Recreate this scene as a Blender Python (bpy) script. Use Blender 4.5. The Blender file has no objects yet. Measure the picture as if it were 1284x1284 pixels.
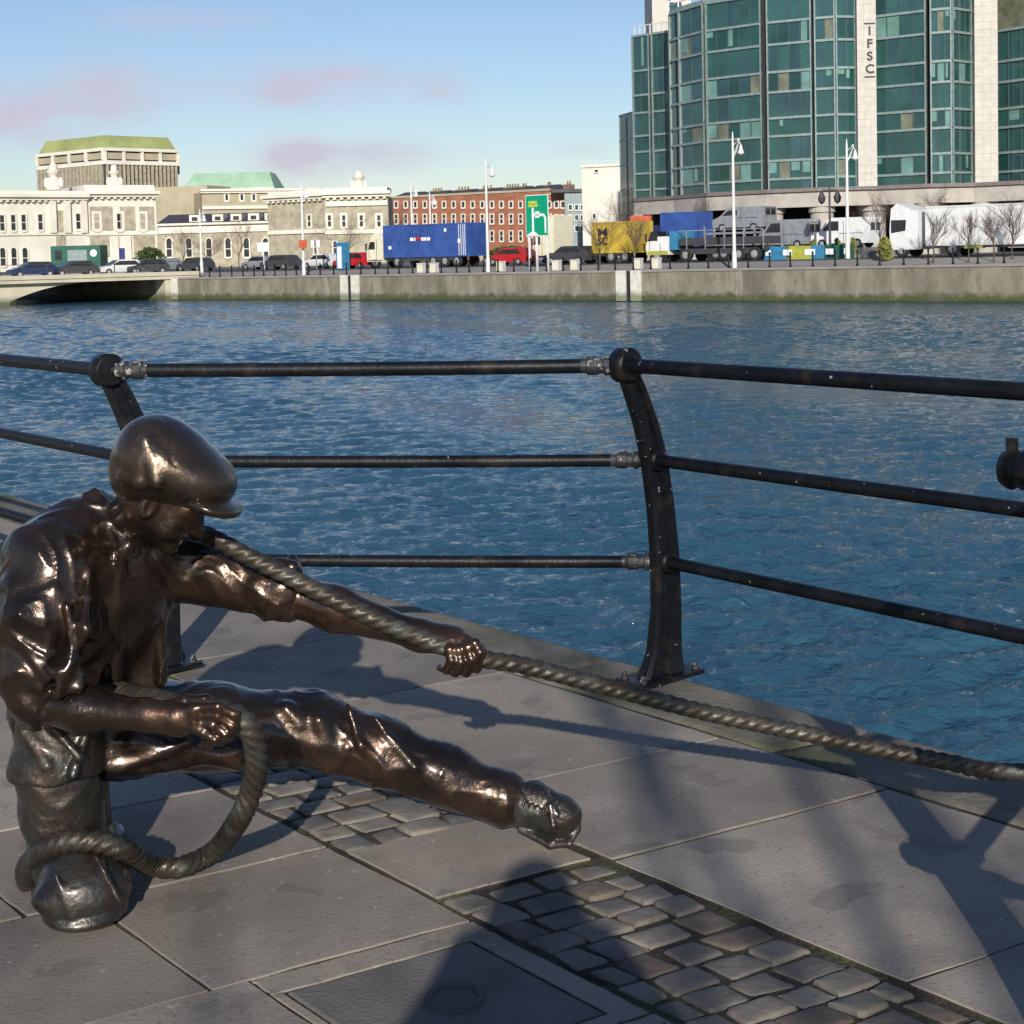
import bpy, math, random
import numpy as np
from mathutils import Vector, Matrix
random.seed(7); rng = np.random.RandomState(5)
C = bpy.context.scene.collection
sc = bpy.context.scene

# ------------------------------------------------------------------ camera survey
FP, CX, CY, H = 1878., 642., 428., 1.5
PT, RL = math.radians(3.5), math.radians(1.4)
Fv = Vector((0, math.cos(PT), -math.sin(PT))); R0 = Vector((1, 0, 0)); U0 = Vector((0, math.sin(PT), math.cos(PT)))
Rv = math.cos(RL)*R0 - math.sin(RL)*U0; Uv = math.cos(RL)*U0 + math.sin(RL)*R0
EYE = Vector((0, 0, H))
def ray(u, v): return Fv + Rv*((u-CX)/FP) - Uv*((v-CY)/FP)
def gz(u, v, z=0):
    d = ray(u, v); return EYE + d*((z-H)/d.z)
def gY(u, v, Y):
    d = ray(u, v); return EYE + d*(Y/d.y)

# ------------------------------------------------------------------ materials
MATS = {}
def nn(nt, t, **kw):
    n = nt.nodes.new(t)
    for k, v in kw.items():
        if k.startswith('i_'): n.inputs[k[2:].replace('_', ' ')].default_value = v
        else: setattr(n, k, v)
    return n
def mat(name, col, rough=.6, metal=0., var=.15, vscale=3., bump=0., bscale=20., col2=None, detail=5., stretch=(1, 1, 1), spec=None, coat=0, emit=None, alpha=None, coords='Object'):
    m = bpy.data.materials.new(name); m.use_nodes = True; nt = m.node_tree; L = nt.links.new
    b = nt.nodes['Principled BSDF']; b.inputs['Roughness'].default_value = rough; b.inputs['Metallic'].default_value = metal
    if spec is not None: b.inputs['Specular IOR Level'].default_value = spec
    if coat: b.inputs['Coat Weight'].default_value = coat; b.inputs['Coat Roughness'].default_value = .15
    geo = nn(nt, 'ShaderNodeNewGeometry'); mp = nn(nt, 'ShaderNodeMapping'); mp.inputs['Scale'].default_value = stretch
    L(geo.outputs['Position'], mp.inputs['Vector'])
    n1 = nn(nt, 'ShaderNodeTexNoise', i_Scale=vscale, i_Detail=detail); L(mp.outputs[0], n1.inputs['Vector'])
    cr = nn(nt, 'ShaderNodeValToRGB'); c2 = col2 or tuple(min(1, c*(1+var)) for c in col); c1 = col if col2 else tuple(c*(1-var) for c in col)
    cr.color_ramp.elements[0].position = .35; cr.color_ramp.elements[1].position = .65
    cr.color_ramp.elements[0].color = (*c1, 1); cr.color_ramp.elements[1].color = (*c2, 1)
    L(n1.outputs['Fac'], cr.inputs[0]); L(cr.outputs[0], b.inputs['Base Color'])
    if bump:
        n2 = nn(nt, 'ShaderNodeTexNoise', i_Scale=bscale, i_Detail=6.); L(mp.outputs[0], n2.inputs['Vector'])
        bp = nn(nt, 'ShaderNodeBump'); bp.inputs['Distance'].default_value = bump; L(n2.outputs['Fac'], bp.inputs['Height']); L(bp.outputs[0], b.inputs['Normal'])
    if emit: b.inputs['Emission Color'].default_value = (*emit, 1); b.inputs['Emission Strength'].default_value = 1
    MATS[name] = m; m['n1'] = n1.name; m['cr'] = cr.name
    return m
M = MATS
def mixmask(m, maskfn, col, prin='Base Color'):
    """blend a colour over the base colour using a mask socket"""
    nt = m.node_tree; b = nt.nodes['Principled BSDF']; src = b.inputs['Base Color'].links[0].from_socket
    mx = nn(nt, 'ShaderNodeMix', data_type='RGBA'); mx.inputs['B'].default_value = (*col, 1)
    nt.links.new(src, mx.inputs['A']); nt.links.new(maskfn(nt), mx.inputs['Factor']); nt.links.new(mx.outputs['Result'], b.inputs['Base Color'])
def noise_mask(scale, lo, hi, stretch=(1, 1, 1), detail=6., amount=1., off=0.):
    def f(nt):
        geo = nn(nt, 'ShaderNodeNewGeometry'); mp = nn(nt, 'ShaderNodeMapping'); mp.inputs['Scale'].default_value = stretch; mp.inputs['Location'].default_value = (off, off*2, 0)
        nt.links.new(geo.outputs['Position'], mp.inputs['Vector'])
        n = nn(nt, 'ShaderNodeTexNoise', i_Scale=scale, i_Detail=detail); nt.links.new(mp.outputs[0], n.inputs['Vector'])
        r = nn(nt, 'ShaderNodeMapRange'); r.inputs['From Min'].default_value = lo; r.inputs['From Max'].default_value = hi; r.inputs['To Max'].default_value = amount
        nt.links.new(n.outputs['Fac'], r.inputs['Value']); return r.outputs[0]
    return f
def zmask(z0, z1, amt=1., wob=.3, scale=1.):
    """1 below z0 fading to 0 above z1, with a ragged edge"""
    def f(nt):
        geo = nn(nt, 'ShaderNodeNewGeometry'); sx = nn(nt, 'ShaderNodeSeparateXYZ'); nt.links.new(geo.outputs['Position'], sx.inputs[0])
        n = nn(nt, 'ShaderNodeTexNoise', i_Scale=scale, i_Detail=6.); nt.links.new(geo.outputs['Position'], n.inputs['Vector'])
        a = nn(nt, 'ShaderNodeMath', operation='MULTIPLY_ADD'); nt.links.new(n.outputs['Fac'], a.inputs[0]); a.inputs[1].default_value = wob*2; nt.links.new(sx.outputs[2], a.inputs[2])
        r = nn(nt, 'ShaderNodeMapRange'); r.inputs['From Min'].default_value = z1+wob; r.inputs['From Max'].default_value = z0+wob; r.inputs['To Max'].default_value = amt
        nt.links.new(a.outputs[0], r.inputs['Value']); return r.outputs[0]
    return f

# ------------------------------------------------------------------ object helpers
def props(o, label=None, cat=None, group=None, kind=None):
    if label: o['label'] = label
    if cat: o['category'] = cat
    if group: o['group'] = group
    if kind: o['kind'] = kind
    return o
def empty(name, loc=(0, 0, 0), rz=0., label=None, cat=None, group=None):
    o = bpy.data.objects.new(name, None); C.objects.link(o); o.location = loc; o.rotation_euler = (0, 0, rz); o.empty_display_size = .2
    return props(o, label, cat, group)
def link_mesh(name, verts, faces, mats, midx=None, smooth=False, parent=None, world=False):
    me = bpy.data.meshes.new(name)
    if world and parent is not None:
        p = parent; off = Vector((0, 0, 0))
        while p is not None: off += p.location; p = p.parent
        verts = [(v[0]-off.x, v[1]-off.y, v[2]-off.z) for v in verts]
    me.from_pydata([tuple(v) for v in verts], [], faces); me.update()
    for m in (mats if isinstance(mats, (list, tuple)) else [mats]): me.materials.append(m)
    if midx is not None: me.polygons.foreach_set('material_index', midx)
    if smooth is True: me.polygons.foreach_set('use_smooth', [True]*len(me.polygons))
    elif smooth: me.polygons.foreach_set('use_smooth', smooth)
    o = bpy.data.objects.new(name, me); C.objects.link(o)
    if parent is not None: o.parent = parent
    return o
class MB:
    def __init__(s): s.v = []; s.f = []; s.m = []; s.s = []
    def add(s, vs, fs, mi=0, sm=False):
        n = len(s.v); s.v += [tuple(v) for v in vs]; s.f += [tuple(i+n for i in f) for f in fs]; s.m += [mi]*len(fs); s.s += [sm]*len(fs); return s
    def box(s, x0, x1, y0, y1, z0, z1, mi=0):
        return s.add([(x0, y0, z0), (x1, y0, z0), (x1, y1, z0), (x0, y1, z0), (x0, y0, z1), (x1, y0, z1), (x1, y1, z1), (x0, y1, z1)],
                     [(0, 3, 2, 1), (4, 5, 6, 7), (0, 1, 5, 4), (1, 2, 6, 5), (2, 3, 7, 6), (3, 0, 4, 7)], mi)
    def pan(s, pl, s0, s1, z0, z1, d0, d1, mi=0):
        """box on a facade plane: s along, z up, d outward"""
        P = lambda a, d, z: pl.at(a, z, d)
        return s.add([P(s0, d0, z0), P(s1, d0, z0), P(s1, d1, z0), P(s0, d1, z0), P(s0, d0, z1), P(s1, d0, z1), P(s1, d1, z1), P(s0, d1, z1)],
                     [(0, 1, 2, 3), (4, 7, 6, 5), (0, 4, 5, 1), (1, 5, 6, 2), (2, 6, 7, 3), (3, 7, 4, 0)], mi)
    def prism(s, poly, z0, z1, mi=0):
        n = len(poly)
        return s.add([(p[0], p[1], z0) for p in poly]+[(p[0], p[1], z1) for p in poly], [tuple(range(n))[::-1], tuple(range(n, 2*n))]+[(i, (i+1) % n, n+(i+1) % n, n+i) for i in range(n)], mi)
    def extr(s, prof, y0, y1, mi=0):
        """profile in (x,z) extruded in y"""
        n = len(prof)
        return s.add([(p[0], y0, p[1]) for p in prof]+[(p[0], y1, p[1]) for p in prof], [tuple(range(n)), tuple(range(n, 2*n))[::-1]]+[(i, n+i, n+(i+1) % n, (i+1) % n) for i in range(n)], mi)
    def tube(s, pts, rad, n=10, mi=0, caps=True, sm=True):
        pts = [Vector(p) for p in pts]; k = len(pts); rad = rad if isinstance(rad, (list, tuple)) else [rad]*k
        vs = []; up = None
        for i, p in enumerate(pts):
            t = (pts[min(i+1, k-1)]-pts[max(i-1, 0)]).normalized()
            if up is None: up = t.orthogonal().normalized()
            a = (up - t*up.dot(t)).normalized(); b = t.cross(a); up = a
            for j in range(n):
                q = 2*math.pi*j/n; vs.append(p+(a*math.cos(q)+b*math.sin(q))*rad[i])
        fs = [(i*n+j, i*n+(j+1) % n, (i+1)*n+(j+1) % n, (i+1)*n+j) for i in range(k-1) for j in range(n)]
        s.add(vs, fs, mi, sm)
        if caps: s.add(vs[:n], [tuple(range(n))[::-1]], mi); s.add(vs[-n:], [tuple(range(n))], mi)
        return s
    def lathe(s, prof, c=(0, 0, 0), n=16, mi=0, axis='z'):
        vs = []
        for r, z in prof:
            for j in range(n):
                q = 2*math.pi*j/n; a, b = r*math.cos(q), r*math.sin(q)
                p = (a, b, z) if axis == 'z' else ((a, z, b) if axis == 'y' else (z, a, b))
                vs.append((p[0]+c[0], p[1]+c[1], p[2]+c[2]))
        k = len(prof); fs = [(i*n+j, i*n+(j+1) % n, (i+1)*n+(j+1) % n, (i+1)*n+j) for i in range(k-1) for j in range(n)]
        return s.add(vs, fs+[tuple(range(n)), tuple(range((k-1)*n, k*n))], mi, False)
    def xf(s, fn): s.v = [tuple(fn(Vector(v))) for v in s.v]; return s
    def build(s, name, mats, parent=None, world=False, **kw):
        o = link_mesh(name, s.v, s.f, mats, s.m, s.s, parent, world); return props(o, **kw)
def copy_tree(o, parent=None):
    c = o.copy(); C.objects.link(c)
    if parent is not None: c.parent = parent
    for ch in list(o.children): copy_tree(ch, c)
    return c
class Plane:
    """vertical facade plane from A to B (x,y); left to right seen from the river"""
    def __init__(s, A, B):
        s.A = Vector((A[0], A[1])); s.B = Vector((B[0], B[1])); s.L = (s.B-s.A).length; s.t = (s.B-s.A)/s.L; s.n = Vector((s.t.y, -s.t.x))
    def at(s, a, z, d=0): q = s.A+s.t*a+s.n*d; return Vector((q.x, q.y, z))
    def px(s, u, v):
        d = ray(u, v); k = (s.A.dot(s.n))/(d.x*s.n.x+d.y*s.n.y); P = EYE+d*k
        return (Vector((P.x, P.y))-s.A).dot(s.t), P.z
    def sp(s, u): return s.px(u, 300)[0]

# ------------------------------------------------------------------ far quay frame
W0 = gz(1284, 380, -2.3); W1 = gz(210, 376, -2.3)
WT = Vector((W1.x-W0.x, W1.y-W0.y)).normalized(); WN = Vector((WT.y, -WT.x))
if WN.y < 0: WN = -WN
WA = math.atan2(WT.y, WT.x)
def sd(x, y): q = Vector((x-W0.x, y-W0.y)); return q.dot(WT), q.dot(WN)
def zg(x, y):
    s, d = sd(x, y); e = min(1, max(0, (d-3)/4)); e = e*e*(3-2*e)
    return -.0036*min(90, max(0, s))-.02+.42*e
def onq(u, d, v=325):
    """ground point on the far quay under pixel column u, d metres inland of the wall"""
    r = ray(u, v); k = (W0.xy.dot(WN)+d)/(r.x*WN.x+r.y*WN.y); P = EYE+r*k
    return Vector((P.x, P.y, zg(P.x, P.y)))
def zat(P, v):
    """height of pixel row v above the point P's column"""
    u = CX+FP*(P-EYE).dot(Rv)/(P-EYE).dot(Fv); return gY(u, v, P.y).z

# ------------------------------------------------------------------ implicit surfaces
class SDF:
    def __init__(s): s.p = []
    def cone(s, a, b, ra, rb, k=.03, fold=None, sub=False, sq=None): s.p.append(('c', np.array(a, float), np.array(b, float), ra, rb, k, fold, sub, sq)); return s
    def chain(s, pts, rs, k=.03, fold=None):
        for i in range(len(pts)-1): s.cone(pts[i], pts[i+1], rs[i], rs[i+1], k, fold)
        return s
    def ell(s, c, r, rot=None, k=.03, sub=False): s.p.append(('e', np.array(c, float), np.array(r, float), rot, None, k, None, sub, None)); return s
    def mesh(s, name, mats, h, parent=None, noise=0., nscale=40., smooth=1, extra=None):
        lo = np.array([1e9]*3); hi = -lo
        for p in s.p:
            if p[7]: continue
            if p[0] == 'c':
                R = max(p[3], p[4]); lo = np.minimum(lo, np.minimum(p[1], p[2])-R); hi = np.maximum(hi, np.maximum(p[1], p[2])+R)
            else: R = p[2].max(); lo = np.minimum(lo, p[1]-R); hi = np.maximum(hi, p[1]+R)
        lo -= .03; hi += .03; N = np.ceil((hi-lo)/h).astype(int)+1
        f = np.full(N, .3, np.float32); ax = [(lo[i]+h*np.arange(N[i])).astype(np.float32) for i in range(3)]
        for p in s.p:
            m = p[5]+.03
            if p[0] == 'c': R = max(p[3], p[4]); a = np.minimum(p[1], p[2])-R-m; b = np.maximum(p[1], p[2])+R+m
            else: R = p[2].max(); a = p[1]-R-m; b = p[1]+R+m
            i0 = np.clip(np.floor((a-lo)/h).astype(int), 0, N); i1 = np.clip(np.ceil((b-lo)/h).astype(int)+1, 0, N)
            if (i1 <= i0).any(): continue
            X, Y, Z = np.meshgrid(ax[0][i0[0]:i1[0]], ax[1][i0[1]:i1[1]], ax[2][i0[2]:i1[2]], indexing='ij')
            if p[0] == 'c':
                A, B = p[1], p[2]; d = B-A; L2 = max(1e-9, (d*d).sum()); L = math.sqrt(L2)
                qx, qy, qz = X-A[0], Y-A[1], Z-A[2]; t = np.clip((qx*d[0]+qy*d[1]+qz*d[2])/L2, 0, 1)
                wx, wy, wz = qx-t*d[0], qy-t*d[1], qz-t*d[2]
                if p[8] is not None: # squash: direction, factor
                    sdir, sf = p[8]; w = wx*sdir[0]+wy*sdir[1]+wz*sdir[2]; dist = np.sqrt(np.maximum(0, wx*wx+wy*wy+wz*wz-w*w+(w/sf)**2))
                else: dist = np.sqrt(wx*wx+wy*wy+wz*wz)
                g = dist-(p[3]+(p[4]-p[3])*t)
                if p[6]:
                    amp, nf, tw, sdv = p[6]
                    dn = Vector(d).normalized(); e1 = dn.orthogonal().normalized(); e2 = dn.cross(e1)
                    th = np.arctan2(wx*e2.x+wy*e2.y+wz*e2.z, wx*e1.x+wy*e1.y+wz*e1.z)
                    tt = (qx*d[0]+qy*d[1]+qz*d[2])/L2*L
                    ph = nf*tt+tw*th+sdv+1.3*np.sin(2*th+sdv*3+tt*9)+.8*np.sin(3*th-tt*17+sdv)
                    g = g-amp*(1-2*np.abs(np.sin(ph*.5)))*(.45+.55*np.sin(th*2+tt*8+sdv*2))
            else:
                q = np.stack([X-p[1][0], Y-p[1][1], Z-p[1][2]], -1)
                if p[3] is not None: q = q @ np.array(p[3], np.float32)  # columns = local axes
                r = p[2]; k0 = np.sqrt(((q/r)**2).sum(-1)); k1 = np.sqrt(((q/(r*r))**2).sum(-1))+1e-9; g = k0*(k0-1)/k1
            F0 = f[i0[0]:i1[0], i0[1]:i1[1], i0[2]:i1[2]]; k = p[5]
            if p[7]:
                hh = np.maximum(k-np.abs(F0+g), 0)/k; F0[...] = np.maximum(F0, -g)+hh*hh*k*.25
            else:
                hh = np.maximum(k-np.abs(F0-g), 0)/k; F0[...] = np.minimum(F0, g)-hh*hh*k*.25
        if noise or extra:
            X, Y, Z = np.meshgrid(*ax, indexing='ij')
            if noise:
                s1 = nscale; w = np.sin(X*s1+1.7*np.sin(Y*s1*.7+Z*s1*.5))*np.sin(Y*s1*.9+1.3*np.sin(Z*s1*.8))*np.sin(Z*s1*1.1+1.1*np.sin(X*s1*.6)); f += (noise*w).astype(np.float32)
            if extra: f = extra(f, X, Y, Z).astype(np.float32)
        # surface nets
        S = f < 0
        cn = [(i, j, k) for i in (0, 1) for j in (0, 1) for k in (0, 1)]
        cs = [S[i:N[0]-1+i, j:N[1]-1+j, k:N[2]-1+k] for i, j, k in cn]; cnt = sum(c.astype(np.int8) for c in cs)
        I = np.argwhere((cnt > 0) & (cnt < 8)); vals = np.stack([f[I[:, 0]+i, I[:, 1]+j, I[:, 2]+k] for i, j, k in cn], 1)
        pos = np.zeros((len(I), 3)); num = np.zeros(len(I))
        for a in range(8):
            for b in range(a+1, 8):
                ca, cb = np.array(cn[a]), np.array(cn[b])
                if np.abs(ca-cb).sum() != 1: continue
                va, vb = vals[:, a], vals[:, b]; x = (va < 0) != (vb < 0); t = np.where(x, va/np.where(x, va-vb, 1), 0)
                pos += np.where(x[:, None], ca+(cb-ca)*t[:, None], 0); num += x
        V = lo+h*(I+pos/num[:, None]); idx = np.full(N-1, -1, np.int64); idx[I[:, 0], I[:, 1], I[:, 2]] = np.arange(len(I)); Q = []
        for a in range(3):
            b, c = (a+1) % 3, (a+2) % 3
            sl0 = [slice(None)]*3; sl1 = [slice(None)]*3; sl0[a] = slice(0, -1); sl1[a] = slice(1, None)
            s0, s1_ = S[tuple(sl0)], S[tuple(sl1)]; E = np.argwhere(s0 != s1_)
            E = E[(E[:, b] > 0) & (E[:, c] > 0) & (E[:, b] < N[b]-1) & (E[:, c] < N[c]-1)]
            fl = s0[E[:, 0], E[:, 1], E[:, 2]]
            def cell(db, dc): G = E.copy(); G[:, b] += db; G[:, c] += dc; return idx[G[:, 0], G[:, 1], G[:, 2]]
            q = np.stack([cell(-1, -1), cell(0, -1), cell(0, 0), cell(-1, 0)], 1); q[~fl] = q[~fl][:, ::-1]; Q.append(q)
        Q = np.concatenate(Q); Q = Q[(Q >= 0).all(1)]
        for _ in range(smooth):
            acc = np.zeros_like(V); n = np.zeros(len(V))
            for i in range(4):
                j = (i+1) % 4; np.add.at(acc, Q[:, i], V[Q[:, j]]); np.add.at(n, Q[:, i], 1); np.add.at(acc, Q[:, j], V[Q[:, i]]); np.add.at(n, Q[:, j], 1)
            V = V*.5+.5*acc/np.maximum(n, 1)[:, None]
        return link_mesh(name, V.tolist(), Q.tolist(), mats, None, True, parent, world=True)
def rotm(ax, ang, ax2=None, ang2=0):
    m = Matrix.Rotation(math.radians(ang), 3, ax)
    if ax2: m = Matrix.Rotation(math.radians(ang2), 3, ax2) @ m
    return [list(r) for r in m]

exec_parts = []
# ================================================================== MATERIAL LIST
mat('paving', (.268, .228, .183), .8, var=.2, vscale=1.3, bump=.0016, bscale=90, detail=8)
mixmask(M['paving'], noise_mask(9, .52, .75, detail=9, amount=.5), (.15, .132, .115)); mixmask(M['paving'], noise_mask(2.3, .6, .7, detail=10, amount=.55, off=4), (.34, .31, .27)); mixmask(M['paving'], noise_mask(.9, .45, .7, detail=6, amount=.5, off=11), (.17, .155, .145))
for nm_, c_ in (('paving', None), ('paving_dark', (.235, .203, .168)), ('paving_light', (.30, .26, .215))):
    if c_: mat(nm_, c_, .8, var=.2, vscale=1.6, bump=.0016, bscale=90, detail=8); mixmask(M[nm_], noise_mask(6, .5, .75, detail=9, amount=.5, off=7), (.15, .132, .115)); mixmask(M[nm_], noise_mask(2.9, .6, .7, detail=10, amount=.5, off=1), (.33, .3, .26))
    mixmask(M[nm_], noise_mask(75, .62, .70, detail=2, amount=.55), (.09, .08, .07)); mixmask(M[nm_], noise_mask(33, .66, .70, detail=4, amount=.6, off=3), (.38, .36, .31)); mixmask(M[nm_], noise_mask(4.2, .60, .63, detail=12, amount=.4, off=13), (.11, .1, .085))
mat('coping', (.17, .15, .12), .85, var=.25, vscale=2.5, bump=.006, bscale=30, detail=8); mixmask(M['coping'], noise_mask(1.3, .48, .62, amount=.85), (.085, .085, .035)); mixmask(M['coping'], noise_mask(9, .55, .7, amount=.5, off=5), (.09, .08, .065))
mat('sett_light', (.19, .165, .135), .7, var=.2, vscale=8, bump=.005, bscale=35, detail=8); mat('sett_brown', (.13, .1, .075), .7, var=.3, vscale=8, bump=.005, bscale=35, detail=8); mat('sett', (.135, .118, .1), .65, var=.3, vscale=8, bump=.005, bscale=35, detail=8); mixmask(M['sett'], noise_mask(14, .55, .7, amount=.4), (.2, .19, .16))
mat('mortar', (.035, .028, .02), .95, var=.4, vscale=14, bump=.012, bscale=60); mixmask(M['mortar'], noise_mask(4, .5, .62, amount=.75), (.07, .085, .025))
mat('cover_iron', (.13, .118, .105), .65, var=.2, vscale=6, bump=.003, bscale=90)
mat('concrete', (.22, .2, .15), .85, var=.22, vscale=.9, bump=.03, bscale=3, stretch=(1, 1, .5), detail=9)
mixmask(M['concrete'], noise_mask(.55, .5, .66, stretch=(1, 1, .12), detail=8, amount=.55), (.1, .088, .06)); mixmask(M['concrete'], noise_mask(1.1, .62, .75, stretch=(1, 1, .2), amount=.6, off=9), (.42, .4, .33))
mixmask(M['concrete'], zmask(-1.95, -1.65, .95, .42, 1.6), (.055, .075, .022)); mixmask(M['concrete'], noise_mask(2.2, .56, .62, stretch=(1, 1, .35), detail=10, amount=.5, off=21), (.13, .12, .09)); mixmask(M['concrete'], zmask(-2.32, -2.1, .9, .1, .9), (.02, .025, .012))
mat('white_concrete', (.62, .6, .53), .8, var=.12, vscale=3); mixmask(M['white_concrete'], zmask(-1.9, -1.5, .8, .2, 1.), (.12, .14, .05))
mat('bridge_concrete', (.5, .46, .35), .85, var=.1, vscale=.6); mixmask(M['bridge_concrete'], zmask(-2.0, -1.4, .9, .2, .5), (.07, .075, .03))
mat('far_pavement', (.26, .24, .22), .85, var=.12, vscale=.6); mat('asphalt', (.06, .058, .058), .85, var=.2, vscale=.5)
mat('far_ground', (.14, .13, .11), .9, var=.2, vscale=.05)
mat('black_paint', (.007, .008, .010), .42, var=.3, vscale=30, bump=.0015, bscale=70, coat=0., spec=.3)
mixmask(M['black_paint'], noise_mask(42, .715, .73, detail=3, amount=.8), (.45, .43, .4)); mixmask(M['black_paint'], noise_mask(9, .6, .7, detail=8, amount=.35, off=3), (.06, .04, .025))
mat('chipped_paint', (.03, .03, .032), .5, var=.3, vscale=30, bump=.003, bscale=80); mixmask(M['chipped_paint'], noise_mask(38, .57, .60, detail=5, amount=.7), (.4, .38, .34))
def bronze(name, c1, c2, c3, rough, pat=0., bump=.0022):
    m = mat(name, tuple(x*.72 for x in c1), rough, .8, vscale=5, col2=tuple(x*.8 for x in c2), bump=bump, bscale=55, detail=7, coat=.45)
    mixmask(m, noise_mask(11, .5, .68, detail=8, amount=.6, off=2), c3)
    if pat: mixmask(m, noise_mask(16, .47, .66, detail=9, amount=pat, off=6), (.12, .145, .12))
    nt = m.node_tree; b = nt.nodes['Principled BSDF']; nr = nn(nt, 'ShaderNodeTexNoise', i_Scale=18., i_Detail=6.); geo = nn(nt, 'ShaderNodeNewGeometry'); nt.links.new(geo.outputs['Position'], nr.inputs['Vector'])
    r = nn(nt, 'ShaderNodeMapRange'); r.inputs['From Min'].default_value = .35; r.inputs['From Max'].default_value = .65; r.inputs['To Min'].default_value = rough-.09; r.inputs['To Max'].default_value = rough+.14
    nt.links.new(nr.outputs['Fac'], r.inputs['Value']); nt.links.new(r.outputs[0], b.inputs['Roughness'])
    return m
bronze('bronze', (.05, .036, .028), (.122, .075, .05), (.036, .032, .025), .27)
bronze('bronze_cap', (.075, .06, .048), (.14, .095, .06), (.06, .05, .04), .31)
bronze('bronze_skin', (.06, .041, .029), (.15, .083, .051), (.045, .036, .027), .28)
bronze('bronze_boot', (.07, .056, .046), (.115, .088, .07), (.05, .052, .048), .40, .4, .004); bronze('bronze_dull', (.06, .045, .034), (.1, .07, .05), (.05, .05, .04), .42, .3, .004)
bronze('bronze_rope', (.066, .053, .042), (.105, .083, .062), (.05, .046, .038), .47, .45); M['bronze_rope'].node_tree.nodes['Principled BSDF'].inputs['Coat Weight'].default_value = 0; M['bronze_rope'].node_tree.nodes['Principled BSDF'].inputs['Metallic'].default_value = .55
mat('stone_white', (.72, .68, .58), .8, var=.08, vscale=.3); mat('stone_rough', (.38, .34, .25), .85, var=.2, vscale=1.2)
mat('stone_beige', (.4, .35, .24), .85, var=.12, vscale=.3); mat('slate', (.06, .055, .065), .6, var=.2, vscale=.6)
mat('copper_green', (.33, .5, .35), .7, var=.1, vscale=.3); mat('roof_olive', (.29, .32, .12), .7, var=.15, vscale=.2)
mat('win_dark', (.03, .035, .04), .15, var=.3, vscale=1.); mat('door_blue', (.04, .06, .2), .5)
mat('brick', (.31, .125, .07), .85, var=.2, vscale=.8, detail=8); mat('chimney_pot', (.22, .15, .1), .85, var=.3, vscale=1)
mat('render_white', (.7, .66, .58), .8, var=.06, vscale=.3); mat('render_grey', (.24, .3, .3), .6)
mat('granite_pink', (.52, .49, .43), .65, var=.08, vscale=2.); mat('ledge', (.2, .165, .155), .7); mat('podium', (.43, .39, .345), .75, var=.12, vscale=.8)
mat('glass_teal', (.02, .07, .064), .08, .0, var=.35, vscale=.25, spec=.6); mat('glass_blue', (.03, .08, .09), .06, var=.3, vscale=.25, spec=.7)
mat('spandrel', (.028, .085, .08), .12, var=.25, vscale=.3, spec=.6); mat('blind', (.14, .27, .24), .3, var=.2, vscale=.8); mat('blind_warm', (.16, .17, .12), .25, var=.3, vscale=.8)
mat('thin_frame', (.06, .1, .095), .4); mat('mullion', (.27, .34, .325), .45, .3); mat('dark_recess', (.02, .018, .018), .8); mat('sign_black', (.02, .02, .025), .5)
mat('white_paint', (.74, .74, .73), .35, var=.05); mixmask(M['white_paint'], noise_mask(1.5, .55, .8, amount=.35, stretch=(1, 1, .3)), (.45, .43, .39)); mixmask(M['white_paint'], zmask(.4, 1.3, .5, .2, 2.), (.3, .28, .25)); mat('cream', (.7, .66, .5), .5, var=.06); mat('blue_box', (.035, .085, .30), .55, var=.2, vscale=.9); mat('yellow_box', (.5, .35, .05), .6, var=.2, vscale=.9); mixmask(M['yellow_box'], noise_mask(1.2, .55, .7, amount=.4, stretch=(1, 1, .3)), (.25, .17, .07))
mat('light_blue', (.04, .2, .36), .5); mat('red_paint', (.45, .015, .02), .3); mat('orange', (.6, .13, .06), .5); mat('silver', (.35, .37, .4), .3, .4); mat('dark_grey', (.05, .05, .055), .5); mat('tyre', (.02, .02, .02), .85); mat('hub', (.4, .4, .4), .4, .4)
mat('car_glass', (.02, .025, .03), .06); mat('green_paint', (.015, .1, .07), .45); mat('sign_green', (0., .3, .16), .4, var=.05); mat('sign_white', (.8, .8, .8), .4, var=.02); mat('sign_yellow', (.5, .55, .03), .4)
mat('navy', (.02, .03, .09), .4); mat('hi_vis', (.36, .38, .06), .6); mat('lamp_glow', (.75, .75, .72), .3); mat('galv', (.66, .66, .64), .45, var=.05)
mat('bark', (.085, .06, .045), .9, var=.3, vscale=4, bump=.01, bscale=20); mat('twig', (.10, .072, .058), .9, var=.2, vscale=3)
mat('leaf', (.05, .075, .02), .7, var=.4, vscale=1.5); mat('leaf_yellow', (.18, .19, .04), .7, var=.3, vscale=1.5)
mat('coat_navy', (.02, .022, .03), .8); mat('jeans', (.03, .045, .09), .85); mat('skin', (.55, .32, .23), .55); mat('hair', (.05, .03, .02), .6); mat('camera_black', (.02, .02, .02), .4)
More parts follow.
